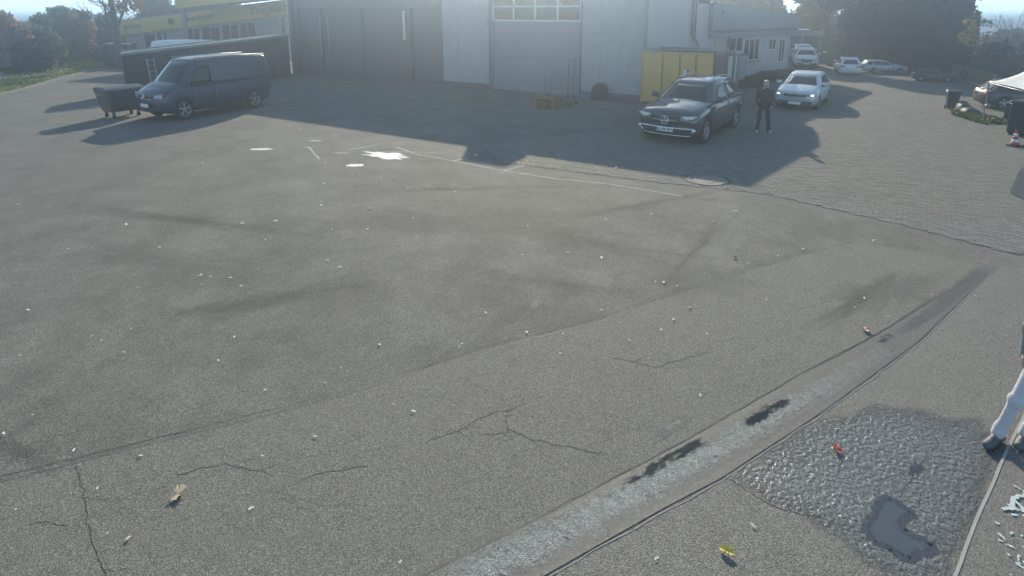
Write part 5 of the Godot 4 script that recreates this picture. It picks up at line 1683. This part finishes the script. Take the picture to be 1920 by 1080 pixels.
	obj("body", one(box(Vector3(0, 0.58, 0), Vector3(0.95, 0.98, 0.8), Basis.IDENTITY, 0.03)), mats.dark_plastic, bb)
	obj("lid", one(box(Vector3(0, 1.12, 0), Vector3(1.0, 0.09, 0.86), Basis.IDENTITY, 0.03)), mats.dark_plastic, bb)
	obj("hinge", one(box(Vector3(-0.47, 0.98, 0.2), Vector3(0.08, 0.12, 0.10), Basis.IDENTITY, 0.01)), mats.alloy, bb)
	for x in [-0.38, 0.38]:
		for z in [-0.3, 0.3]:
			obj("wheel", one(lathe([Vector2(0.02, -0.02), Vector2(0.07, -0.02), Vector2(0.07, 0.02), Vector2(0.02, 0.02)], 12, Basis(Vector3.BACK, PI / 2), Vector3(x, 0.07, z)), true, false), mats.rubber, bb)
	for k in [[15.42, -16.72, 0.07, "red and white traffic cone nearer the open paving"], [15.72, -16.6, -0.05, "red and white traffic cone tucked against the first cone"]]:
		var cn := thing("traffic_cone", k[3], "traffic cone", Vector3(k[0], 0.015, k[1]), 0.3, "cones by the black bin")
		obj("foot", one(box(Vector3(0, 0.02, 0), Vector3(0.30, 0.04, 0.30), Basis.IDENTITY, 0.012)), mats.trim, cn)
		var y := 0.04
		for i in 5:
			var r0 := lerpf(0.115, 0.02, (y - 0.04) / 0.46)
			var r1 := lerpf(0.115, 0.02, (y + 0.092 - 0.04) / 0.46)
			obj("stripe", one(lathe([Vector2(0.001, y), Vector2(r0, y), Vector2(r1, y + 0.092), Vector2(0.001, y + 0.092)], 16, Basis(Vector3.BACK, k[2])), true, false), mats.stripe_red if i % 2 == 0 else mats.white, cn)
			y += 0.092
	var fa := Vector2(28.1, -35.8)
	var fb := Vector2(25.6, -29.6)
	var fn := base("board_fence", "low brown board fence along the road below the dark bushes", "fence", fa)
	var fe := (fb - fa).normalized()
	var n := int(fa.distance_to(fb) / 0.22)
	for i in n:
		obj("board", one(seg(fa + fe * (i * 0.22), fa + fe * (i * 0.22 + 0.205), 0.08, 0.86 + 0.03 * sin(i * 2.3), 0.025, 0.0)), mats.wood, fn)
	for y in [0.25, 0.7]:
		obj("rail", one(seg(fa, fb, y, y + 0.07, 0.05, -0.027)), mats.wood, fn)
	org = Vector3.ZERO
	# the camera's own wall stands behind and is not seen

func build_people() -> void:
	var skin_m := M(0.42, 0.26, 0.19, 0.55)
	skin_m.subsurf_scatter_enabled = true
	skin_m.subsurf_scatter_strength = 0.15
	var cloth := M(0.022, 0.026, 0.028, 0.9, 0.0, mats.streak, 6.0)
	cloth.rim_enabled = true
	cloth.rim = 0.25
	var p := thing("person", "person in black clothes and pale shoes standing beside the dark SUV", "person", Vector3(8.6, 0, -18.85), -0.35)
	person(p, {"pelvis": Vector3(0, 0.97, 0), "chest": Vector3(0, 1.28, 0.01), "head": Vector3(0.01, 1.66, 0.05), "look": Vector3(0.35, -0.12, 1).normalized(),
		"hip_l": Vector3(0.095, 0.93, 0), "knee_l": Vector3(0.14, 0.50, 0.04), "ankle_l": Vector3(0.19, 0.09, -0.02), "toe_l": Vector3(0.25, 0.045, 0.14),
		"hip_r": Vector3(-0.095, 0.93, 0), "knee_r": Vector3(-0.13, 0.50, 0.05), "ankle_r": Vector3(-0.16, 0.09, 0.03), "toe_r": Vector3(-0.20, 0.045, 0.20),
		"shoulder_l": Vector3(0.185, 1.43, 0), "elbow_l": Vector3(0.24, 1.14, -0.02), "wrist_l": Vector3(0.20, 0.94, 0.13),
		"shoulder_r": Vector3(-0.185, 1.43, 0), "elbow_r": Vector3(-0.25, 1.15, -0.03), "wrist_r": Vector3(-0.23, 0.92, 0.10)},
		{"skin": skin_m, "hair": M(0.30, 0.28, 0.26, 0.5), "trousers": cloth, "jacket": cloth, "shoe": M(0.42, 0.38, 0.35, 0.6)})
	obj("collar", one(lathe([Vector2(0.060, 1.485), Vector2(0.078, 1.50), Vector2(0.072, 1.535), Vector2(0.056, 1.54)], 18, Basis.IDENTITY, Vector3(0.005, 0, 0.025)), true, false), M(0.5, 0.5, 0.5, 0.8), p)
	var grey := M(0.52, 0.51, 0.54, 0.9, 0.0, mats.streak, 5.0)
	grey.rim_enabled = true
	grey.rim = 0.9
	var w := thing("person", "person in pale grey trousers walking at the edge of the concrete apron", "person", Vector3(4.61, 0.0, -4.55), -1.0)
	person(w, {"slim": 0.76, "pelvis": Vector3(0.180, 0.950, -0.230), "chest": Vector3(0.210, 1.270, -0.210), "head": Vector3(0.220, 1.650, -0.150), "look": Vector3(0.000, -0.100, 1.000).normalized(),
		"hip_l": Vector3(0.250, 0.910, -0.290), "knee_l": Vector3(0.187, 0.500, -0.163), "ankle_l": Vector3(0.110, 0.120, -0.190), "toe_l": Vector3(0.110, 0.070, -0.040),
		"hip_r": Vector3(0.100, 0.910, -0.180), "knee_r": Vector3(0.036, 0.510, -0.013), "ankle_r": Vector3(-0.040, 0.100, -0.020), "toe_r": Vector3(-0.060, 0.048, 0.150),
		"shoulder_l": Vector3(0.380, 1.420, -0.250), "elbow_l": Vector3(0.420, 1.130, -0.190), "wrist_l": Vector3(0.390, 0.950, -0.010),
		"shoulder_r": Vector3(0.030, 1.420, -0.170), "elbow_r": Vector3(-0.020, 1.140, -0.250), "wrist_r": Vector3(0.000, 0.920, -0.170)},
		{"skin": skin_m, "hair": M(0.06, 0.04, 0.03, 0.6), "trousers": grey, "jacket": M(0.20, 0.20, 0.21, 0.9, 0.0, mats.streak, 5.0), "shoe": M(0.09, 0.09, 0.10, 0.6)}, 0.011)

func tree(called: String, label: String, category: String, at: Vector2, h: float, hw: float, tones: Array, n: int, mesh: Mesh, size: float, bark: Material, group := "", low := 0.22) -> Node3D:
	var t := thing(called, label, category, Vector3(at.x, 0, at.y), 0.0, group)
	var blobs := []
	var ends := []
	var k := 9
	for i in k:
		var f := float(i) / (k - 1)
		var a := R.randf() * TAU
		var env := sin(PI * clampf(0.18 + f * 0.72, 0, 1))
		var r := hw * (0.45 + 0.2 * R.randf())
		var o := hw * 0.55 * env
		var c := Vector3(cos(a) * o, h * lerpf(low + 0.1, 0.9, f), sin(a) * o)
		blobs.append([c, Vector3(r, r * 0.85 * maxf(0.5, h / (hw * 4.0)), r)])
		ends.append(c)
	limbs(t, h * 0.8, 0.05 * h * 0.45 + 0.04, ends, bark)
	foliage(t, "crown", blobs, n, mesh, tones, size)
	return t

func bush(label: String, at: Vector2, h: float, hw: float, tones: Array, n: int, mesh: Mesh, size: float, group := "", called := "bush") -> Node3D:
	var t := thing(called, label, "bush", Vector3(at.x, 0, at.y), 0.0, group)
	var blobs := []
	var st := Sh.new()
	for i in 5:
		var a := TAU * i / 5 + R.randf()
		var c := Vector3(cos(a) * hw * 0.45, h * R.randf_range(0.35, 0.62), sin(a) * hw * 0.45)
		blobs.append([c, Vector3(hw * 0.55, h * 0.42, hw * 0.55)])
		obj("stem", one(tube([Vector3(c.x * 0.15, -0.03, c.z * 0.15), c * 0.6, c], [0.03, 0.02, 0.01], 5), true, false), mats.bark, t)
	foliage(t, "foliage", blobs, n, mesh, tones, size)
	return t

func build_plants() -> void:
	org = Vector3.ZERO
	var fine := leaf_clump(9, 0.13, 0.075, 1)
	var big := leaf_clump(10, 0.20, 0.11, 2)
	var needle := leaf_clump(12, 0.20, 0.09, 3)
	var green := Color(0.050, 0.075, 0.030)
	var olive := Color(0.10, 0.10, 0.035)
	var rust := Color(0.20, 0.075, 0.035)
	var rose := Color(0.22, 0.10, 0.075)
	var ochre := Color(0.30, 0.16, 0.035)
	var yellow := Color(0.34, 0.26, 0.05)
	var deep := Color(0.020, 0.040, 0.024)
	var darkg := Color(0.032, 0.058, 0.026)
	var lgreen := Color(0.12, 0.18, 0.075)
	var lolive := Color(0.21, 0.23, 0.09)
	var lrust := Color(0.30, 0.19, 0.11)
	var lrose := Color(0.38, 0.25, 0.20)
	var lochre := Color(0.42, 0.26, 0.09)
	# far left row
	tree("autumn_tree", "rosy autumn tree at the end of the row beside the sky", "tree", Vector2(-33.9, -37.6), 4.3, 1.4, [lrose, lrust, lrose, lochre], 1500, fine, 1.3, mats.bark, "", 0.05)
	tree("autumn_tree", "dull green tree in front of the rosy one beyond the verge", "tree", Vector2(-33.9, -40.2), 2.95, 1.5, [lgreen, lolive, lgreen, lolive], 1300, fine, 1.3, mats.bark, "", 0.05)
	tree("autumn_tree", "olive and russet tree stepping up from the gap of sky", "tree", Vector2(-36.9, -44.6), 3.75, 1.2, [lolive, lrust, lgreen, lrose], 1300, fine, 1.3, mats.bark, "", 0.08)
	tree("autumn_tree", "tallest of the autumn trees over the verge, green with a rosy top", "tree", Vector2(-36.9, -47.2), 4.35, 1.4, [lgreen, lolive, lrose, lrose, lochre], 1600, fine, 1.3, mats.bark, "", 0.08)
	tree("autumn_tree", "rosy ochre tree between the tallest one and the bare trunk", "tree", Vector2(-36.4, -48.6), 4.15, 1.3, [lrose, lochre, lrose, lolive], 1500, fine, 1.3, mats.bark, "", 0.08)
	tree("autumn_tree", "grey green tree just behind the bare trunk", "tree", Vector2(-36.6, -51.6), 3.95, 1.3, [lgreen, lgreen, lolive], 1400, fine, 1.3, mats.bark, "", 0.08)
	bush("wide dark bush at the end of the footpath", Vector2(-32.9, -38.2), 1.75, 1.55, [deep, darkg, green], 1500, fine, 1.2)
	bush("dark bush next to the sunlit yellow shrub", Vector2(-35.5, -43.0), 1.55, 1.0, [darkg, deep], 900, fine, 1.2)
	bush("small round dark shrub alone on the footpath edge", Vector2(-34.3, -47.0), 0.98, 0.50, [deep, darkg], 500, fine, 0.9)
	bush("sunlit yellow shrub between the path and the trees", Vector2(-36.6, -46.2), 0.75, 0.62, [yellow, yellow, ochre], 420, fine, 0.9)
	for k in [[-38.4, -46.4, "dark hedge clump under the tallest autumn tree"], [-38.0, -50.2, "dark hedge clump under the rosy ochre tree"], [-37.4, -52.8, "dark hedge clump beside the green container"]]:
		bush(k[2], Vector2(k[0], k[1]), 1.5, 1.5, [deep, darkg, green, rust], 900, fine, 1.3)
	for k in [[-43.5, -46.0, "big green tree mass behind the rosy end tree"], [-44.5, -53.0, "big dull tree mass behind the olive and russet tree"], [-45.5, -61.0, "big green tree mass behind the tallest autumn tree"], [-47.0, -40.0, "big dull tree mass beyond the end of the footpath"], [-42.5, -64.0, "big brownish tree mass behind the green container"]]:
		bush(k[2], Vector2(k[0], k[1]), 3.35, 4.2, [lgreen, lolive, lrust, lgreen], 2200, big, 1.6, "", "far_tree")
	# bare tree by the green container
	var bt := thing("bare_tree", "thick bare trunk with a few crooked branches beside the shop", "tree", Vector3(-29.35, 0, -42.1))
	bt.scale = Vector3.ONE * 0.86
	var tr := obj("trunk", one(tube([Vector3(0, -0.05, 0), Vector3(0, 1.2, 0), Vector3(0.08, 2.9, 0), Vector3(0.05, 5.6, 0.1), Vector3(0.2, 8.2, 0)], [0.42, 0.32, 0.30, 0.20, 0.08], 10), true, false), mats.bark, bt)
	for k in [[Vector3(0.05, 2.8, 0), Vector3(-0.65, 3.7, 0.2), Vector3(-1.9, 4.4, 0.3), Vector3(-3.0, 4.9, 0.2), 0.11], [Vector3(0.0, 2.9, 0), Vector3(-0.5, 4.0, 0), Vector3(-0.8, 5.2, -0.2), Vector3(-1.5, 6.5, 0), 0.15], [Vector3(0.05, 3.6, 0), Vector3(-0.2, 4.6, 0.1), Vector3(-0.7, 5.8, 0.1), Vector3(-0.9, 7.3, 0), 0.10], [Vector3(0.05, 3.2, 0), Vector3(0.7, 4.4, 0), Vector3(1.4, 5.6, 0.1), Vector3(2.0, 7.0, 0), 0.13]]:
		var sh := one(tube([k[0], k[1], k[2], k[3]], [k[4], k[4] * 0.75, k[4] * 0.5, k[4] * 0.2], 7), true, false)
		for i in 5:
			var a: Vector3 = k[1].lerp(k[2], i / 4.0)
			twigs(sh, a, Vector3(R.randf_range(-1, 1), R.randf_range(0.1, 1), R.randf_range(-1, 1)).normalized(), R.randf_range(0.7, 1.4), 0.035, 2)
		obj("limb", sh, mats.bark, tr)
	foliage(bt, "crown", [[Vector3(1.5, 6.0, 0.3), Vector3(1.3, 1.4, 1.2)], [Vector3(0.9, 7.4, 0), Vector3(1.4, 1.0, 1.2)]], 500, fine, [rust, rose, ochre], 1.2)
	# autumn trees behind the tyre shop
	for k in [[-28.6, -46.5, 5.2, "dark russet tree rising behind the end of the shop roof"], [-25.6, -46.0, 6.4, "dark autumn tree with a few bright leaves behind the shop"], [-22.3, -46.5, 7.2, "dark purple brown tree behind the canopy"]]:
		tree("autumn_tree", k[3], "tree", Vector2(k[0] * 1.3, k[1] * 1.3), k[2] * 1.22, 2.6, [rust, darkg, Color(0.09, 0.05, 0.04), ochre, darkg], 1500, big, 1.2, mats.bark, "", 0.3)
	# behind the office annex
	for k in [[17.6, -47.5, 6.0, "brownish tree showing over the middle of the office parapet"], [21.2, -49.5, 6.8, "green and ochre tree showing over the end of the office parapet"], [13.9, -46.5, 6.0, "dull green tree showing behind the hall roof corner"]]:
		tree("background_tree", k[3], "tree", Vector2(k[0], k[1]), k[2], 2.2, [ochre, olive, Color(0.42, 0.22, 0.05), rust], 1500, big, 1.2, mats.bark, "", 0.3)
	for k in [[30.5, -58.0, "dark tree mass closing the gap behind the garages"], [24.5, -59.0, "dull tree mass behind the garage roof"], [36.0, -56.0, "dark tree mass far behind the evergreens"], [44.0, -47.0, "dull tree mass behind the bare birches"]]:
		bush(k[2], Vector2(k[0], k[1]), 4.4 if k[0] < 40 else 2.6, 4.0, [olive, green, darkg, rust], 2000, big, 1.6, "", "far_tree")
	var at := thing("autumn_tree", "leaning ochre autumn tree between the white SUVs", "tree", Vector3(24.75, 0, -43.7))
	limbs(at, 4.6, 0.20, [Vector3(-1.6, 5.0, 0.2), Vector3(-2.4, 3.9, 0.3), Vector3(0.2, 5.6, 0), Vector3(-1.0, 6.4, 0.2), Vector3(-2.2, 5.8, 0)], M(0.16, 0.17, 0.11, 0.95, 0.0, mats.grime, 2.0), Vector3(-1.1, 0, 0.1))
	foliage(at, "crown", [[Vector3(-2.1, 4.1, 0.3), Vector3(0.95, 0.9, 0.9)], [Vector3(-1.0, 5.2, 0.4), Vector3(1.2, 1.1, 1.1)], [Vector3(-2.3, 5.7, 0.1), Vector3(1.2, 1.1, 1.1)], [Vector3(-0.6, 6.6, 0), Vector3(1.4, 1.2, 1.2)], [Vector3(0.6, 5.6, 0), Vector3(1.0, 1.1, 1.0)], [Vector3(-1.7, 3.2, 0.4), Vector3(0.45, 0.5, 0.5)]], 2600, big, [Color(0.45, 0.22, 0.05), Color(0.42, 0.24, 0.05), yellow, olive, olive], 1.0)
	# dark evergreens on the right
	var ev := [[24.0, -40.2, 8.2, 1.7, "dark evergreen just behind the leaning autumn tree"], [24.3, -38.6, 8.4, 1.5, "dark evergreen behind the white SUV seen from the rear"], [25.2, -37.6, 8.0, 1.5, "dark evergreen behind the silver estate car"], [25.5, -36.2, 8.0, 1.45, "dark evergreen between the estate car and the black car"], [25.6, -34.6, 7.8, 1.4, "dark evergreen above the half hidden black car"], [25.3, -33.4, 7.6, 1.1, "dark evergreen beyond the wheelie bin, second from the open sky"], [25.75, -33.2, 7.4, 1.0, "outermost dark evergreen beside the open sky"], [28.0, -41.5, 9.0, 2.2, "tall dark tree standing behind the evergreen row"], [28.0, -38.5, 8.6, 1.9, "tall dark tree behind the outer evergreens"]]
	for k in ev:
		tree("evergreen", k[4], "tree", Vector2(k[0], k[1]) * 1.14, k[2] * 1.1, k[3] * 1.14, [deep, darkg, deep, Color(0.035, 0.045, 0.03)], 2600, needle, 1.25, mats.bark, "", 0.0)
	for k in [[24.9, -38.9, 1.7, 1.0, "dark reddish shrub behind the silver estate car"], [25.2, -36.0, 2.0, 0.9, "dark reddish shrub between the estate car and the black car"], [24.3, -40.6, 1.9, 1.0, "dark reddish shrub at the foot of the leaning tree"], [26.0, -33.6, 1.5, 0.8, "dark shrub over the roof of the half hidden black car"]]:
		bush(k[4], Vector2(k[0], k[1]) * 1.09, k[2], k[3], [Color(0.07, 0.04, 0.032), deep, Color(0.09, 0.045, 0.035), darkg], 1000, fine, 1.2)
	foliage(bush("sparse ochre leaved shrub hanging from the outer evergreens", Vector2(27.6, -33.4), 0.9, 0.5, [ochre, rust], 160, fine, 1.0), "high_leaves", [[Vector3(-0.9, 3.0, 0.6), Vector3(0.9, 0.9, 0.5)]], 90, fine, [ochre, rust, yellow], 0.9)
	bush("domed dark bush against the sky beyond the fence", Vector2(29.6, -34.4), 2.35, 1.1, [Color(0.05, 0.045, 0.035), darkg, rust], 1500, fine, 1.1)
	bush("dark bush over the top of the tent beyond the fence", Vector2(30.2, -32.8), 1.75, 1.4, [Color(0.05, 0.04, 0.035), darkg, rust], 1500, fine, 1.1)
	bush("orange brown bush beside the outermost evergreen", Vector2(30.6, -37.4), 1.45, 0.55, [ochre, rust, rose], 420, fine, 1.0)
	bush("low dark scrub along the back of the board fence", Vector2(28.2, -33.2), 1.0, 1.2, [darkg, Color(0.06, 0.05, 0.03), deep], 1000, fine, 1.0)
	bush("low dark scrub behind the tent corner", Vector2(27.6, -30.2), 0.9, 1.2, [darkg, Color(0.06, 0.05, 0.03), deep], 1000, fine, 1.0)
	for k in [[35.6, -40.6, 3.4, "bare birch with pale twigs rising over the domed bush"], [38.0, -40.9, 3.2, "bare birch partly outside the picture over the tent"]]:
		var b := thing("bare_birch", k[3], "tree", Vector3(k[0], 0, k[1]))
		var st := obj("trunk", one(tube([Vector3(0, -0.05, 0), Vector3(0.03, 0.9, 0), Vector3(0.05, 1.8, 0), Vector3(0.05, k[2], 0)], [0.09, 0.07, 0.05, 0.012], 7), true, false), mats.bark_pale, b)
		for i in 11:
			var sh := Sh.new()
			var a := TAU * i / 11 + R.randf()
			twigs(sh, Vector3(0.04, 1.0 + i * 0.13, 0), Vector3(cos(a) * 0.55, 1.0, sin(a) * 0.55).normalized(), R.randf_range(1.0, 1.5), 0.026, 2)
			obj("limb", sh, mats.bark_pale, st)
	# at the foot of the office
	for k in [[14.3, -32.6, 0.42, 0.75, "low dark bush by the meter cabinet at the office wall"], [15.6, -33.9, 0.52, 0.75, "low dark bush under the wide office window"], [16.9, -35.2, 0.5, 0.8, "low dark bush at the far end of the office wall"], [13.2, -30.9, 0.40, 0.6, "low dark bush nearest to the person in black"]]:
		bush(k[4], Vector2(k[0], k[1]), k[2], k[3], [deep, darkg, deep], 650, fine, 0.8)

func build_leaves() -> void:
	org = Vector3.ZERO
	var rg := RandomNumberGenerator.new()
	rg.seed = 8
	var shapes := []
	for s in 4:
		var t := PackedVector3Array()
		var n := 10
		var rim := []
		for i in n:
			var a := TAU * i / n
			var r := (0.45 + 0.55 * absf(cos(a))) * (1.0 + 0.16 * sin(a * (3 + s)) + rg.randf_range(-0.08, 0.08))
			rim.append(Vector3(cos(a) * r, 0.10 + 0.16 * absf(sin(a)) * rg.randf_range(0.5, 1.2), sin(a) * r * 0.75))
		for i in n:
			t.append_array([Vector3(0, 0.05, 0), rim[i], rim[(i + 1) % n]])
		t.append_array([Vector3(0.9, 0.12, 0), Vector3(1.5, 0.2, 0.04), Vector3(0.9, 0.14, 0.05)])
		shapes.append(one(t, false, false, Vector3.UP).mesh())
	var cols := []
	for c in [Color(0.70, 0.62, 0.49), Color(0.60, 0.47, 0.32), Color(0.78, 0.73, 0.63), Color(0.34, 0.22, 0.13)]:
		var m := M(c.r, c.g, c.b, 0.6)
		m.backlight_enabled = true
		m.backlight = Color(0.35, 0.3, 0.2)
		cols.append(m)
	var at := V([-9.53,-10.73, -7.45,-10.21, -6.14,-9.13, -4.87,-8.05, -4.84,-8.07, -4.67,-8.02, -4.34,-7.98, -4.04,-8.28, -5.56,-7.66, -5.2,-7.64, -4.05,-7.71, -6.65,-7.02, -4.93,-6.56, -5.31,-6.39, -5.12,-6.29, -5.87,-5.98, -4.67,-6.04, -3.5,-6.37, -3.45,-5.88, -2.77,-8.35, -3.05,-8.61, -4.43,-9.45, -3.4,-9.96, -2.95,-11.11, -4.04,-11.31, -5.23,-10.26, -4.63,-10.38, -6.53,-9.88, -8.49,-10.43, -9.58,-10.41, -10.51,-11.34, -10.98,-12.29, -7.14,-12.37, -8.41,-14.72, -5.08,-14.72, -4.51,-12.87, -4.12,-13.83, -3.87,-13.69, -8.18,-18.07, -4.71,-15.71, -8.95,-16.36, -2.73,-9.96, -1.6,-10.29, -1.3,-12.21, -2.94,-13.45, -2.87,-12.83, -1.03,-15.59, -5.92,-18.24, -7.38,-19.19, -2.04,-14.61, -1.57,-16.3, 0.17,-14.5, -3.54,-16.5, 2.74,-14.23, 0.95,-8.9, 1.49,-8.69, 1.86,-10.49, 2.82,-10.76, 4.58,-10.92, 3.94,-10.35, 5.02,-9.04, 6.47,-9.41, 3.97,-7.98, 2.47,-7.71, 2.18,-7.86, 2.3,-7.83, 1.23,-7.02, 2.46,-7.09, 2.15,-6.78, 3.63,-7.31, 6.14,-7.42, 6.09,-7.45, 6.69,-7.4, 4.76,-7.1, 0.65,-6.44, 1.92,-6.53, 7.45,-10.86, -2.67,-5.35, -1.63,-6.2, 0.58,-6.02, 0.19,-6.47, -4.87,-4.97, -4.93,-4.71, -1.01,-5.02, -2.3,-4.43, -3.56,-4.07, -2.15,-3.87, -3.42,-4.43, -4.09,-4.5, 2.01,-5.27, 3.18,-4.77, 1.08,-3.44, 1.92,-3.71, -0.83,-3.41, -4.08,-3.86, -0.62,-5.11, 7.7,-10.55, 5.04,-7.35, -2.98,-3.6, -1.9,-4.67, 0.18,-8.8, -0.36,-6.95, 1.46,-6.29, 2.48,-6.43, -1.97,-5.75])
	var known := at.size()
	for i in 48:
		if i % 3 == 0:
			var m: Vector2 = at[rg.randi() % known]
			at.append(m + Vector2(rg.randf_range(-0.5, 0.5), rg.randf_range(-0.3, 0.3)))
		elif i % 3 == 1:
			var m := Vector2(-4.46, -4.14).lerp(Vector2(4.85, -8.8), rg.randf())
			at.append(m + Vector2(rg.randf_range(-0.15, 0.15), rg.randf_range(-0.25, 0.1)))
		else:
			var d := rg.randf_range(5.0, 18.0)
			at.append(Vector2(rg.randf_range(-0.85, 0.1) * d, -d))
	for i in at.size():
		var o := MeshInstance3D.new()
		o.name = numbered("fallen_leaf")
		o.mesh = shapes[rg.randi() % 4]
		o.material_override = cols[[0, 0, 2, 2, 1, 1, 3][rg.randi() % 7]]
		var near := clampf(-at[i].y / 12.0, 0.45, 1.0)
		var s := (rg.randf_range(0.026, 0.054) if i < known else rg.randf_range(0.012, 0.030)) * near
		o.transform = Transform3D(Basis.from_euler(Vector3(rg.randf_range(-0.22, 0.22), rg.randf() * TAU, rg.randf_range(-0.22, 0.22))).scaled(Vector3.ONE * s), Vector3(at[i].x, 0.010 + s * 0.15 + (0.008 if at[i].y < -8.0 and at[i].x > 0 else 0.0), at[i].y))
		add_child(o)
		var zone := "on the far asphalt before the building shade" if at[i].y < -11 else "on the open asphalt in the middle of the yard" if at[i].y < -6.3 else "on the asphalt close to the drain strip"
		if i < known:
			tag(o, "curled dry leaf lying " + zone, "leaf", "dry leaves " + zone)
		else:
			tag(o, "tiny scrap of dry leaf lying " + zone, "leaf", "leaf scraps " + zone)
	for k in [[Vector2(-2.83, -4.01), 0.075, Color(0.62, 0.48, 0.32), "large lobed pale brown leaf on the asphalt near the drain, the biggest leaf"], [Vector2(3.03, -4.5), 0.055, Color(0.42, 0.07, 0.04), "red leaf lying on the damp asphalt"], [Vector2(1.63, -3.49), 0.055, Color(0.55, 0.45, 0.10), "yellow green leaf on the asphalt below the wet drain"], [Vector2(3.72, -8.71), 0.045, Color(0.36, 0.10, 0.06), "dark red leaf on the asphalt below the paving edge"], [Vector2(4.55, -6.52), 0.06, Color(0.42, 0.22, 0.18), "rosy brown leaf at the upper end of the drain strip"]]:
		var m := M(k[2].r, k[2].g, k[2].b, 0.6)
		m.backlight_enabled = true
		m.backlight = Color(0.3, 0.25, 0.2)
		var t := PackedVector3Array()
		var rim := []
		var n := 22
		for i in n:
			var a := TAU * i / n
			var r := 0.62 + 0.38 * absf(cos(a)) + (0.22 if i % 2 else -0.18) * (0.5 + 0.5 * absf(sin(a)))
			rim.append(Vector3(cos(a) * r, 0.15 + 0.35 * absf(sin(a)), sin(a) * r * 0.8))
		for i in n:
			t.append_array([Vector3(0, 0.08, 0), rim[i], rim[(i + 1) % n]])
		var o := obj("fallen_leaf", one(t, false, false, Vector3.UP), m)
		o.transform = Transform3D(Basis.from_euler(Vector3(0.15, rg.randf() * TAU, 0.1)).scaled(Vector3.ONE * k[1]), Vector3(k[0].x, 0.014, k[0].y))
		tag(o, k[3], "leaf")
